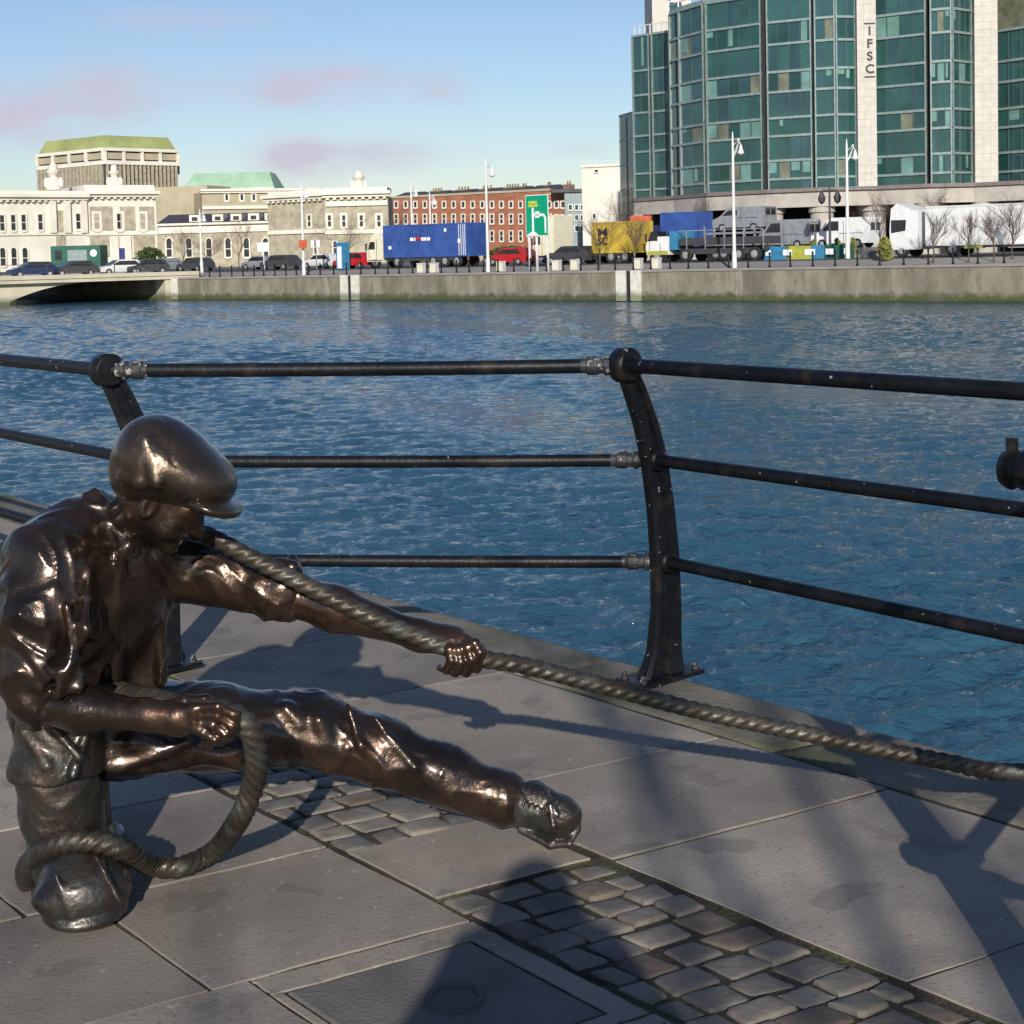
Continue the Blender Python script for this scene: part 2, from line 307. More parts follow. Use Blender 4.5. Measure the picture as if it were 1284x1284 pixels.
# water
wm = bpy.data.materials.new('water'); wm.use_nodes = True; nt = wm.node_tree; b = nt.nodes['Principled BSDF']
b.inputs['Base Color'].default_value = (.026, .08, .125, 1); b.inputs['Roughness'].default_value = .05; b.inputs['IOR'].default_value = 1.33
geo = nn(nt, 'ShaderNodeNewGeometry'); last = None
for scl, st, dist, rz in ((1.3, (1, 1.8, 1), .10, .1), (5., (1, 1.6, 1), .045, -.2), (15., (1, 1.4, 1), .013, .15)):
    mp = nn(nt, 'ShaderNodeMapping'); mp.inputs['Scale'].default_value = st; mp.inputs['Rotation'].default_value = (0, 0, rz); nt.links.new(geo.outputs['Position'], mp.inputs['Vector'])
    n = nn(nt, 'ShaderNodeTexNoise', i_Scale=scl, i_Detail=3., i_Distortion=1.1); nt.links.new(mp.outputs[0], n.inputs['Vector'])
    bp = nn(nt, 'ShaderNodeBump'); bp.inputs['Distance'].default_value = dist; nt.links.new(n.outputs['Fac'], bp.inputs['Height'])
    if last: nt.links.new(last.outputs[0], bp.inputs['Normal'])
    last = bp
nt.links.new(last.outputs[0], b.inputs['Normal']); M['water'] = wm
# ================================================================== NEAR QUAY
O = Vector((.628, 5.015)); T = Vector((-.651, .759)); A_ = Vector((.875, .484))
def sr(s, r, z=0.): q = O+T*s+A_*r; return (q.x, q.y, z)
WZ = -2.3
# water sheet
wr = np.random.RandomState(11); yy = [4.2]
while yy[-1] < 130: yy.append(yy[-1]+max(.022, yy[-1]*.0036))
yy = np.array(yy); NX = 1250; an = np.linspace(-.62, .62, NX); WX = np.tan(an)[None, :]*(yy[:, None]+3); WY = np.repeat(yy[:, None], NX, 1); ZW = np.zeros_like(WX)
gust = .62+.38*np.sin(WX*.11+1.4*np.sin(WY*.06))*np.sin(WY*.09+WX*.04+1.)+.2*np.sin(WX*.5+WY*.33+np.sin(WX*.21))
for k in range(80):
    lam = .13*(10**wr.rand()); th = math.radians(90+wr.normal(8, 26)); kk = 2*math.pi/lam; a_ = .0075*lam**.85*(1.25 if lam < 1.4 else .7); ph_ = wr.rand()*6.28
    fade = np.clip(1.6-(WY*.0036*2.2/lam), 0, 1)
    ar = kk*(WX*math.cos(th)+WY*math.sin(th))+ph_+.5*np.sin(WX*.9/lam*.4+ph_*2)
    ZW += a_*fade*(np.sin(ar)+.22*np.sin(2*ar+1.2))
ZW *= gust*.98
ny = len(yy); ZW[0] = 0; ZW[-1] = 0; ZW[:, 0] = 0; ZW[:, -1] = 0
wv = np.stack([WX, WY, WZ+ZW], -1).reshape(-1, 3); ii = np.arange((ny-1)*NX).reshape(ny-1, NX)[:, :-1].ravel(); wf = np.stack([ii, ii+1, ii+NX+1, ii+NX], 1)
me_ = bpy.data.meshes.new('river_water'); me_.vertices.add(len(wv)); me_.vertices.foreach_set('co', wv.ravel().astype(np.float32)); me_.loops.add(len(wf)*4); me_.loops.foreach_set('vertex_index', wf.ravel().astype(np.int32)); me_.polygons.add(len(wf)); me_.polygons.foreach_set('loop_start', np.arange(0, len(wf)*4, 4, dtype=np.int32)); me_.polygons.foreach_set('loop_total', np.full(len(wf), 4, dtype=np.int32)); me_.polygons.foreach_set('use_smooth', np.ones(len(wf), bool)); me_.update(calc_edges=True); me_.materials.append(M['water'])
ow = bpy.data.objects.new('river_water', me_); C.objects.link(ow); ow['kind'] = 'structure'
L0, L1, R0_, R1_ = wv[0], wv[(ny-1)*NX], wv[NX-1], wv[-1]
MB().add([(-900, -500, WZ), (900, -500, WZ), (900, 1500, WZ), (-900, 1500, WZ), tuple(L0), tuple(R0_), tuple(R1_), tuple(L1)], [(0, 1, 5, 4), (1, 2, 6, 5), (2, 3, 7, 6), (3, 0, 4, 7)]).build('water', M['water'], kind='structure')
# quay body (bed under the paving, and wall down into the river)
q = MB(); P = [sr(-120, -.06), sr(120, -.06), sr(120, -150), sr(-120, -150)]
q.prism([(p[0], p[1]) for p in P], -5, -.0095, 0); q.build('quay_ground', M['mortar'], kind='structure')
q = MB(); P = [sr(-120, -.02), sr(120, -.02), sr(120, -.056), sr(-120, -.056)]; q.prism([(p[0], p[1]) for p in P], -5, -.1); q.build('quay_wall_near', M['concrete'], kind='structure')
def slab(mb, s0, s1, r0, r1, z, th=.1, bev=.0009, jit=.0, mi=0):
    """bevelled stone with chipped, slightly wavy edges; s0<s1, r0<r1"""
    n = 10; ring = []; jv = [random.uniform(-jit, jit) for _ in range(8*n)]; jv = [(jv[i]+jv[i-1]+jv[i-2]*.5)/1.6 for i in range(8*n)]; jk = iter(jv)
    for (a, b_) in (((s0, r0), (s1, r0)), ((s1, r0), (s1, r1)), ((s1, r1), (s0, r1)), ((s0, r1), (s0, r0))):
        for i in range(n): t = i/n; ring.append((a[0]+(b_[0]-a[0])*t+next(jk), a[1]+(b_[1]-a[1])*t+next(jk)))
    cs, cr_ = (s0+s1)/2, (r0+r1)/2; N = len(ring); vs = []
    for k, (ins, zz) in enumerate(((0, z-th), (0, z-bev*1.5), (bev*.3, z-bev*.65), (bev*.9, z-bev*.18), (bev*1.8, z))):
        for (s_, r_) in ring:
            ds, dr = s_-cs, r_-cr_; fs = 1-ins/max(abs(s1-s0)/2, .01); fr = 1-ins/max(abs(r1-r0)/2, .01); vs.append(sr(cs+ds*fs, cr_+dr*fr, zz))
    fs_ = [(k*N+i, k*N+(i+1) % N, (k+1)*N+(i+1) % N, (k+1)*N+i) for k in range(4) for i in range(N)]
    mb.add(vs, fs_, mi, bev > .01); mb.add(vs[4*N:], [tuple(range(N))], mi, bev > .01)
pv = MB(); g = .005
outer = [-9.5, -8.6, -7.7, -6.8, -5.9, -4.9, -4.1, -3.2, -2.6, -1.918, -1.069, -.465, .55, 1.35, 2.3, 3.2, 4.1, 5.2, 6.1, 7.2, 8.2, 9.3, 10.4, 11.6, 12.8, 14, 16]
for a, b_ in zip(outer, outer[1:]): slab(pv, a+g, b_-g, -1.262, -.372, random.uniform(-.002, .002), jit=.003, mi=random.choice((0, 1, 2)))
inner = [-1.184-.56*k for k in range(10, 0, -1)]+[-1.184, -.606]+[-.606+.575*k for k in range(1, 24)]
for i, (a, b_) in enumerate(zip(inner, inner[1:])):
    sp = -2.26 if abs(b_+1.184) < .01 else (-2.34 if abs(a+1.184) < .01 else -2.1-random.uniform(0, .5))
    rs = [-1.735, sp]
    while rs[-1] > -6: rs.append(rs[-1]-random.uniform(.6, .85))
    for r1, r0 in zip(rs, rs[1:]):
        if abs(b_+1.184) < .01 and r1 == -1.735: # row with the access cover: leave its opening free
            slab(pv, a+g, -1.70, r0+g, r1-g, 0, jit=.0025); slab(pv, -1.268, b_-g, r0+g, r1-g, 0, jit=.0025)
            slab(pv, -1.70, -1.268, -1.80, r1-g, 0, jit=.0025); slab(pv, -1.70, -1.268, r0+g, -2.235, 0, jit=.001)
        else: slab(pv, a+g, b_-g, r0+g, r1-g, random.uniform(-.0025, .0025), jit=.003, mi=random.choice((0, 0, 1, 2)))
jm = MB()
for r0, r1, s0, s1 in ((-9, -1.738, -12, 14), (-1.266, -.3, -12, 17), (-1.722, -1.298, -1.032, -.663)):
    P = [sr(s0, r0), sr(s1, r0), sr(s1, r1), sr(s0, r1)]; jm.prism([(p[0], p[1]) for p in P][::-1], -.05, -.0042)
jm.build('slab_joint_mortar', M['mortar'], kind='structure')
# the single slab set into the sett band
slab(pv, -1.03, -.665, -1.72, -1.30, .001, jit=.002)
pv.build('paving_slabs', [M['paving'], M['paving_dark'], M['paving_light']], kind='structure')
cp = MB(); cs_ = [-9.7+1.13*k for k in range(24)]
for a, b_ in zip(cs_, cs_[1:]): slab(cp, a+g, b_-g, -.362, .03, .004, th=.35, bev=.02, jit=.006)
cp.build('coping_stones', M['coping'], kind='structure')
def sett(mb, s0, s1, r0, r1, z, mi):
    jc = [(random.uniform(-.007, .007), random.uniform(-.009, .009)) for _ in range(4)]; N = 26; vs = []; a0 = random.uniform(0, 6); tl = (random.uniform(-.03, .03), random.uniform(-.03, .03)); am = random.uniform(.3, 1)
    cs, cr_, hs, hr = (s0+s1)/2, (r0+r1)/2, (s1-s0)/2, (r1-r0)/2
    for ins, dz in ((0, -.07), (0, -.012), (.0015, -.004), (.004, -.0012), (.009, 0), (.022, .0006)):
        for j in range(N):
            q = 2*math.pi*j/N; c, s_ = math.cos(q), math.sin(q); e = .15; x = math.copysign(abs(c)**e, c); y = math.copysign(abs(s_)**e, s_)
            wob = 1+.045*am*math.sin(3*q+a0)+.03*math.sin(7*q+a0*2)+.015*math.sin(13*q+a0*3); x *= wob; y *= wob
            w4 = ((1-x)*(1-y)/4, (1+x)*(1-y)/4, (1+x)*(1+y)/4, (1-x)*(1+y)/4); ds = sum(w*j_[0] for w, j_ in zip(w4, jc)); dr = sum(w*j_[1] for w, j_ in zip(w4, jc))
            vs.append(sr(cs+x*max(hs-ins, .004)+ds, cr_+y*max(hr-ins, .004)+dr, z+dz+(tl[0]*x*hs+tl[1]*y*hr if dz > -.05 else 0)))
    mb.add(vs, [(k*N+i, k*N+(i+1) % N, (k+1)*N+(i+1) % N, (k+1)*N+i) for k in range(5) for i in range(N)]+[tuple(range(5*N, 6*N))], mi, True)
st = MB()
courses = []
for lo_, hi_ in ((-9., -1.042), (-.655, 13.)):
    n_ = round((hi_-lo_)/.094); e_ = [lo_+(hi_-lo_)*k/n_+(random.uniform(-.012, .012) if 0 < k < n_ else 0) for k in range(n_+1)]; courses += list(zip(e_, e_[1:]))
for s, s_e in courses:
    w = s_e-s
    r = -1.715+random.uniform(-.0, .0); k = 0; first = random.uniform(.07, .14)
    while r < -1.30:
        l = first if k == 0 else random.uniform(.09, .14)
        if -1.285-(r+l) < .06: l = -1.285-r
        gg = random.uniform(.003, .009)
        sett(st, s+gg, s+w-gg, r+gg, r+l-gg, random.uniform(-.006, .002), random.choice((0, 0, 0, 1, 1, 2))); r += l; k += 1
st.build('stone_setts', [M['sett'], M['sett_light'], M['sett_brown']], kind='structure')
# access cover
ac = empty('access_cover', sr(-1.484, -2.017, 0), 0, 'rectangular access cover with a round lifting ring, set in the paving, mostly in shadow', 'cover')
c = MB(); slab(c, -1.692, -1.276, -2.227, -1.808, .0015, th=.05, bev=.004); 
for rr in (-2.15, -1.885): pass
c.build('cover_plate', M['cover_iron'], ac, world=True)
c = MB(); cc = Vector(sr(-1.484, -1.99, .004))
ring = []
for (ro, zz) in ((.062, 0), (.06, .0045), (.047, .0045), (.045, 0)):
    ring.append([(cc.x+ro*math.cos(2*math.pi*k/40), cc.y+ro*math.sin(2*math.pi*k/40), cc.z+zz-.002) for k in range(40)])
c.add(sum(ring, []), [(a*40+k, a*40+(k+1) % 40, (a+1)*40+(k+1) % 40, (a+1)*40+k) for a in range(3) for k in range(40)])
c.build('lifting_ring', M['dark_grey'], ac, world=True)

# ---------------------------------------------------------------- railing
INL = Vector((-.76, -.65, 0)).normalized(); TL = Vector((T.x, T.y, 0)).normalized()
RH = (.405, .765, 1.10)
def cent(h):
    """lean of the post centre line towards the quay (m) and half depth at height h"""
    hs = [0, .1, .25, .42, .6, .77, .9, 1.02, 1.1]; off = [.0, -.022, -.036, -.034, -.018, .01, .048, .1, .14]; hd = [.105, .074, .064, .06, .056, .054, .05, .046, .04]
    return float(np.interp(h, hs, off)), float(np.interp(h, hs, hd))
def railpt(base, i): return Vector(base)+INL*cent(RH[i])[0]+Vector((0, 0, RH[i]))
def make_post():
    root = empty('railing_post', (0, 0, 0)); m = MB(); vs = []; K = 34
    for k in range(K+1):
        h = 1.08*k/K; o_, hd = cent(h); w = .021+(.012*math.exp(-h/.06))
        prof = [(-hd, -w*.6), (-hd+.012, -w), (-.012, -w), (-.008, -w*.55), (hd-.02, -w*.55), (hd-.016, -w), (hd, -w*.7), (hd, w*.7), (hd-.016, w), (hd-.02, w*.55), (-.008, w*.55), (-.012, w), (-hd+.012, w), (-hd, w*.6)]
        for (a, b_) in prof: vs.append(INL*(o_+a)+TL*b_+Vector((0, 0, h)))
    n = 14; m.add(vs, [(k*n+j, k*n+(j+1) % n, (k+1)*n+(j+1) % n, (k+1)*n+j) for k in range(K) for j in range(n)]+[tuple(range(n))[::-1], tuple(range(K*n, K*n+n))]); m.build('post_shaft', M['black_paint'], root)
    m = MB(); p0 = [INL*a+TL*b_ for a, b_ in ((.15, .07), (-.15, .07), (-.15, -.07), (.15, -.07))]
    m.add([p+Vector((0, 0, z)) for z in (0.003, .018) for p in p0], [(3, 2, 1, 0), (4, 5, 6, 7), (0, 1, 5, 4), (1, 2, 6, 5), (2, 3, 7, 6), (3, 0, 4, 7)]); m.build('base_plate', M['black_paint'], root)
    for a in (.128, -.128):
        for b_ in (.045, -.045):
            m = MB(); c_ = INL*a+TL*b_; m.lathe([(.013, .017), (.013, .03), (.008, .034), (.008, .042)], c_, 6); m.build('bolt', M['chipped_paint'], root)
    for i, h in enumerate(RH):
        c_ = INL*cent(h)[0]+Vector((0, 0, h)); rr = .06 if i == 2 else .04; hw = .032 if i == 2 else .03
        m = MB(); m.tube([c_-TL*hw, c_-TL*(hw-.008), c_+TL*(hw-.008), c_+TL*hw], [rr-.009, rr, rr, rr-.009], 24)
        m.build('top_ring' if i == 2 else 'rail_boss', M['black_paint'], root)
    return root
postB = (.486, 5.113, 0.003); postA = (-1.315, 5.33, 0.012); postC = (1.69, 3.60, 0.003); postD = (.995, 2.50, .003)
Lend = (Vector(postA)+TL*6.6)
proto = make_post()
PL = [(postB, 'black curved iron railing post standing by the rope, right of the statue'), (postA, 'black curved iron railing post rising behind the statue'), (postC, 'black railing post at the outer corner past the right edge'),
      (postD, 'black railing post whose ring peeks in at the right edge'), ((Vector(postA)+TL*2.2), 'black railing post further left along the quay'), ((Vector(postA)+TL*4.4), 'black railing post far left along the quay'),
      ((Vector(postD)-TL*1.9), 'black railing post behind the photographer on the right')]
for i, (p, lb) in enumerate(PL):
    o = proto if i == 0 else copy_tree(proto); o.location = p; props(o, lb, 'railing post', 'cast iron railing posts along the quay')
stub = [c for c in bpy.data.objects if c.get('label', '').startswith('black railing post whose')][0]
for i in range(3):
    c_ = INL*cent(RH[i])[0]+Vector((0, 0, RH[i]+.012*(i == 2))); m = MB(); m.tube([c_+TL*q_ for q_ in (.03, .05, .052, .07, .073, .088, .09, .104)], [.028, .028, .034, .034, .028, .028, .036, .030], 14, sm=False)
    if i < 2: m.tube([c_+TL*.1+INL*.0, c_+TL*.13], .033, 8, sm=False)
    m.box(c_.x+TL.x*.092-.008, c_.x+TL.x*.092+.008, c_.y+TL.y*.092-.008, c_.y+TL.y*.092+.008, c_.z+.02, c_.z+.052); m.build('joint_clamp', M['black_paint'], stub)
def rail(P0, P1, i, ends, lb, sag=0.0):
    a, b_ = railpt(P0, i), railpt(P1, i); d = (b_-a).normalized(); root = empty('railing_bar', a, 0, lb, 'railing bar', 'horizontal railing bars')
    R_ = .0245 if i == 2 else .022
    m = MB(); L_ = (b_-a).length; n = 14; pts = [(a+d*L_*k/n)-Vector((0, 0, sag*4*(k/n)*(1-k/n))) for k in range(n+1)]; m.tube([p-a for p in pts], R_, 16); m.build('pipe', M['black_paint'], root)
    for e, dd in [(b_, -d)]*('b' in ends)+[(a, d)]*('a' in ends): collar(root, a, e, dd, R_)
def collar(root, a, e, dd, R_):
    m = MB(); pts = []; rs = []
    for q_, r_ in ((.035, R_+.003), (.052, R_+.003), (.054, R_+.009), (.07, R_+.009), (.073, R_+.003), (.092, R_+.003), (.095, R_+.0075), (.128, R_+.0075), (.132, R_+.002), (.15, R_+.001)): pts.append(e+dd*q_-a); rs.append(r_)
    m.tube(pts, rs, 18, sm=False); m.build('joint_collar', M['chipped_paint'], root)
hn = ('lowest', 'middle', 'top')
for i in range(3):
    rail(postA, postB, i, 'ab' if i == 2 else 'b', f'{hn[i]} black rail between the two posts behind the statue, over the water', .004)
    rail(postB, postC, i, 'b', f'{hn[i]} black rail running from the right hand post out of the right edge')
    rail(Vector(postA)+TL*2.2, postA, i, 'a', f'{hn[i]} black rail at the left edge leading to the post behind the statue')
    rail(Vector(postA)+TL*4.4, Vector(postA)+TL*2.2, i, 'a', f'{hn[i]} black rail beyond the left edge of the view')
    rail(postD, postC, i, 'a', f'{hn[i]} short black rail across the corner beyond the right edge')
    rail(Vector(postD)-TL*1.9, postD, i, 'b', f'{hn[i]} black rail beside the photographer, out of view')

# ================================================================== STATUE
G = lambda u, v, Y: np.array(gY(u, v, Y))
seatZ = .0
statue = empty('bronze_statue', (-.95, 3.55, 0), 0, 'dark bronze statue of a seated man in a flat cap hauling on a rope', 'statue')
# --- cap
s = SDF()
s.ell(G(194, 575, 3.27), (.088, .105, .092), rotm('Y', 25), k=.05).ell(G(226, 583, 3.27), (.118, .118, .068), rotm('Y', 33), k=.06).ell(G(258, 601, 3.26), (.062, .088, .042), rotm('Y', 28), k=.05)
s.ell(G(170, 592, 3.29), (.048, .075, .062), rotm('Y', 20), k=.04)
for a0, a1 in (((180, 552, 3.175), (158, 596, 3.19)), ((182, 552, 3.172), (176, 604, 3.165)), ((184, 552, 3.172), (197, 604, 3.155))): s.cone(G(*a0), G(*a1), .009, .017, .012)
for a0, a1 in (((204, 520, 3.25), (214, 575, 3.155)), ((214, 575, 3.155), (236, 628, 3.17)), ((204, 520, 3.25), (150, 575, 3.2))): s.cone(G(*a0), G(*a1), .002, .002, .005, sub=True)
capo = s.mesh('cap', M['bronze_cap'], .005, statue, noise=.0012, nscale=45)
s = SDF(); s.ell(G(268, 631, 3.25), (.064, .092, .022), rotm('Y', 22), k=.01); s.cone(G(248, 636, 3.19), G(248, 634, 3.33), .012, .012, .02)
s.mesh('cap_brim', M['bronze_cap'], .004, capo if False else statue)
# --- body: head, neck, torso core, arms, hands, legs as one surface
s = SDF()
hc = G(203, 618, 3.30)
RH_ = rotm('Y', 28)
s.ell(hc, (.088, .074, .105), RH_, k=.03).ell(G(222, 642, 3.30), (.058, .056, .052), RH_, k=.035)      # skull, jaw
ax = Matrix.Rotation(math.radians(28), 3, 'Y'); fw = ax @ Vector((1, 0, 0)); dn = ax @ Vector((0, 0, -1)); H3 = Vector(hc)
def hp(f, sd_, d): return np.array(H3+fw*f+Vector((0, 1, 0))*sd_+dn*d)
s.cone(hp(.084, 0, .005), hp(.108, 0, .04), .010, .016, .015)   # nose
s.cone(hp(.076, -.045, -.004), hp(.076, .045, -.004), .014, .014, .015)  # brow
for e in (-1, 1):
    s.ell(hp(.072, e*.032, .014), (.016, .018, .014), None, k=.008, sub=True); s.ell(hp(.068, e*.032, .014), (.012, .013, .011), None, k=.004)
    s.ell(hp(-.005, e*.078, .02), (.02, .012, .032), RH_, k=.01); s.ell(hp(.004, e*.088, .02), (.011, .008, .02), RH_, k=.006, sub=True)
    s.cone(hp(.06, e*.045, .045), hp(.05, e*.05, .06), .02, .018, .03)
s.cone(hp(.078, -.022, .068), hp(.078, .022, .068), .010, .010, .012); s.cone(hp(.092, -.02, .0655), hp(.092, .02, .0655), .003, .003, .004, sub=True)
s.cone(hp(.062, 0, .098), hp(.066, 0, .10), .022, .02, .025)   # chin
s.cone(G(146, 676, 3.42), G(186, 630, 3.32), .07, .058, .04)   # neck
# ribs and pelvis inside clothes
s.cone(G(105, 890, 3.60), G(128, 730, 3.46), .12, .13, .05).cone(G(128, 730, 3.46), G(146, 680, 3.42), .13, .07, .05)
# far arm
fs, fe, fw_ = G(222, 702, 3.56), G(352, 742, 3.50), G(528, 797, 3.45)
s.cone(G(150, 705, 3.45), fs, .08, .07, .05); s.chain([fs, fe, G(420, 763, 3.475), fw_], [.06, .05, .050, .031], .03)
# near arm
ns, ne, nw = G(78, 712, 3.27), G(46, 880, 3.20), G(186, 897, 3.12)
s.cone(G(120, 705, 3.38), ns, .08, .06, .05); s.chain([ns, ne, G(105, 889, 3.165), nw], [.06, .045, .046, .030], .03)
# legs core
s.chain([G(120, 905, 3.62), G(395, 902, 3.76), G(640, 1003, 3.72)], [.09, .06, .04], .04)
s.chain([G(85, 905, 3.62), G(80, 925, 3.46), G(88, 1060, 3.47)], [.09, .07, .045], .04)
def finger(s, pts, r0, r1, k=.004):
    n = len(pts)-1
    for i in range(n):
        ra = r0+(r1-r0)*i/n; rb = r0+(r1-r0)*(i+1)/n; s.cone(pts[i], pts[i+1], ra, rb, k)
        if i: s.ell(pts[i], (ra*1.12,)*3, None, k=.005)
# far hand: back up, fingers wrapped down over the rope
s.cone(fw_, G(568, 803, 3.43), .034, .036, .03, sq=((0, 1, 0), 1.1)); s.ell(G(565, 806, 3.43), (.05, .042, .026), rotm('Y', 18), k=.02)
for j, (u0, v0, u1, v1, u2, v2) in enumerate(((583, 800, 602, 818, 598, 838), (576, 803, 591, 826, 585, 843), (566, 806, 578, 830, 571, 843), (556, 806, 566, 828, 560, 839))):
    finger(s, [G(u0, v0, 3.412), G((u0+u1)/2+3, (v0+v1)/2-2, 3.385), G(u1, v1, 3.378), G(u2, v2, 3.40), G(u2-8, v2-2, 3.425)], .0125, .0095)
finger(s, [G(553, 800, 3.46), G(578, 800, 3.475), G(600, 812, 3.475), G(612, 824, 3.465)], .014, .0105)
for j in range(4): s.cone(G(545, 797-j*0+j*2, 3.41+.006*j), G(582-j*8, 799+j*2.5, 3.408), .004, .008, .006)  # tendons
# near hand: back to the camera, fingers curling round the rope
s.cone(nw, G(222, 901, 3.11), .031, .033, .03, sq=((0, 1, 0), .85)); s.ell(G(222, 902, 3.112), (.05, .024, .034), rotm('Y', 6), k=.02)
for j, (v0, u1, v1, u2, v2, u3, v3) in enumerate(((887, 274, 886, 294, 896, 297, 912), (896, 273, 898, 291, 910, 288, 924), (905, 267, 909, 283, 920, 277, 930), (913, 256, 919, 270, 927, 262, 934))):
    finger(s, [G(243, v0, 3.098), G(u1, v1, 3.078+.003*j), G(u2, v2, 3.085), G(u3, v3, 3.105), G(u3-9, v3+1, 3.125)], .0112, .0082)
finger(s, [G(205, 888, 3.115), G(232, 879, 3.12), G(258, 878, 3.135), G(276, 886, 3.15)], .0145, .0105)
for j in range(4): s.cone(G(206, 896+j*2.5, 3.104), G(243, 889+j*8, 3.088), .003, .009, .012)
body = s.mesh('body', M['bronze_skin'], .0038, statue, noise=.0008, nscale=70)
# --- shirt / jacket
s = SDF(); fd = (.012, 34., 1., .4)
s.cone(G(92, 880, 3.60), G(120, 735, 3.46), .152, .165, .06, (.010, 18., 2., 1.2)); s.cone(G(120, 735, 3.46), G(140, 685, 3.42), .16, .10, .06)
s.cone(G(100, 690, 3.36), G(190, 700, 3.52), .095, .09, .05)
s.cone(G(178, 715, 3.50), G(185, 850, 3.52), .05, .045, .04, (.006, 30, 1, 2.)) # open front edge
s.cone(G(198, 740, 3.47), G(203, 852, 3.48), .013, .016, .012); s.cone(G(152, 690, 3.30), G(146, 850, 3.385), .012, .014, .014) # plackets
for du in (0, 22, 40): s.cone(G(112+du*.6, 720, 3.285+du*.0006), G(104+du, 860, 3.405+du*.0005), .010, .016, .02)
s.cone(G(118, 622, 3.36), G(162, 684, 3.305), .018, .014, .014); s.cone(G(124, 622, 3.40), G(168, 652, 3.48), .018, .014, .02); s.cone(G(162, 684, 3.305), G(178, 672, 3.33), .016, .01, .012) # collar
s.cone(G(112, 650, 3.43), G(126, 665, 3.42), .05, .08, .05)
s.cone(G(95, 668, 3.36), G(50, 700, 3.29), .075, .085, .05)  # trapezius / shoulder
s.chain([G(72, 712, 3.27), G(52, 770, 3.235), G(42, 830, 3.215)], [.092, .098, .085], .05, (.013, 40., 1., .7))
s.cone(G(42, 830, 3.215), G(48, 872, 3.20), .082, .07, .03, (.011, 60., 2., 2.2))
for a0, a1, r0, r1 in (((112, 715, 3.225), (105, 790, 3.14), .006, .012), ((105, 790, 3.14), (70, 872, 3.12), .014, .012), ((70, 742, 3.17), (52, 860, 3.13), .009, .013), ((28, 730, 3.2), (24, 800, 3.15), .008, .014), ((24, 800, 3.15), (60, 850, 3.12), .012, .010),
                        ((84, 760, 3.15), (92, 830, 3.13), .01, .013), ((98, 862, 3.135), (16, 882, 3.16), .013, .012), ((106, 846, 3.15), (60, 838, 3.11), .010, .010)): s.cone(G(*a0), G(*a1), r0, r1, .018)
# near sleeve gathers at the elbow: two hollows
s.ell(G(75, 800, 3.105), (.02, .02, .05), rotm('Y', 15), k=.03, sub=True); s.ell(G(97, 815, 3.115), (.012, .02, .045), rotm('Y', -8), k=.025, sub=True); s.ell(G(45, 800, 3.10), (.012, .018, .05), rotm('Y', -5), k=.03, sub=True)
# far sleeve and rolled cuff
s.chain([G(205, 706, 3.545), G(262, 714, 3.535), G(318, 733, 3.515)], [.088, .074, .068], .04, (.008, 45., 1., 1.5))
d_ = (G(372, 748, 3.497)-G(330, 735, 3.51)); 
s.cone(G(337, 738, 3.507), G(352, 742, 3.503), .074, .075, .008, (.006, 90, 3, .3)); s.cone(G(350, 706, 3.47), G(366, 712, 3.45), .018, .022, .014); s.cone(G(366, 700, 3.49), G(372, 716, 3.47), .014, .016, .01)
def cloth(f, X, Y, Z, a=.0055):
    w = np.sin(X*31+1.3*np.sin(Z*23+Y*17))*.6+np.sin(Y*29+Z*9+1.1*np.sin(X*19)); r1 = 1-np.abs(np.sin(1.6*w+X*27-Z*8)); r2 = 1-np.abs(np.sin(2.1*w+Z*34+X*21+.7)); m_ = .5+.5*np.sin(X*13+Z*11+Y*7+1.)
    return f-a*(r1**2*m_+r2**2*(1-m_)-.45)
s.mesh('shirt', M['bronze'], .0045, statue, noise=.001, nscale=38, extra=cloth)
# --- trousers
s = SDF()
s.chain([G(150, 912, 3.62), G(270, 912, 3.70), G(395, 916, 3.755)], [.122, .102, .091], .05, (.006, 18., 1., 2.6))
s.chain([G(395, 916, 3.755), G(480, 944, 3.74), G(560, 974, 3.73), G(625, 1000, 3.72)], [.091, .082, .073, .063], .04, (.008, 30., 1., .9))
s.cone(G(105, 895, 3.62), G(150, 905, 3.63), .15, .12, .06)
s.cone(G(80, 912, 3.62), G(78, 915, 3.52), .12, .10, .05)
s.cone(G(134, 960, 3.50), G(220, 948, 3.56), .022, .035, .05); s.cone(G(170, 930, 3.50), G(300, 950, 3.60), .02, .03, .04)
for a0, a1, r0, r1 in (((140, 966, 3.49), (235, 930, 3.515), .010, .014), ((205, 958, 3.535), (300, 940, 3.585), .012, .012), ((150, 930, 3.50), (210, 958, 3.53), .009, .012),
                        ((360, 888, 3.68), (376, 906, 3.675), .020, .020), ((400, 903, 3.675), (408, 925, 3.67), .020, .014), ((345, 918, 3.66), (420, 940, 3.668), .008, .008), ((436, 884, 3.70), (452, 935, 3.656), .007, .006), ((452, 935, 3.656), (500, 978, 3.672), .006, .005), ((470, 900, 3.69), (520, 962, 3.659), .006, .006), ((520, 962, 3.659), (548, 996, 3.685), .006, .004), ((412, 965, 3.68), (436, 938, 3.662), .010, .006)):
    s.cone(G(*a0), G(*a1), r0, r1, .02)
s.cone(G(614, 995, 3.72), G(630, 1001, 3.72), .0705, .0715, .005)
s.mesh('trousers', M['bronze'], .0045, statue, noise=.001, nscale=36, extra=lambda f, X, Y, Z: cloth(f, X, Y, Z, .0035))
s = SDF(); s.cone(G(80, 918, 3.56), G(77, 912, 3.47), .098, .098, .03); s.cone(G(76, 918, 3.455), G(71, 972, 3.445), .099, .104, .02, (.004, 50., 2., 1.)); s.cone(G(71, 963, 3.445), G(70, 968, 3.445), .111, .112, .006)
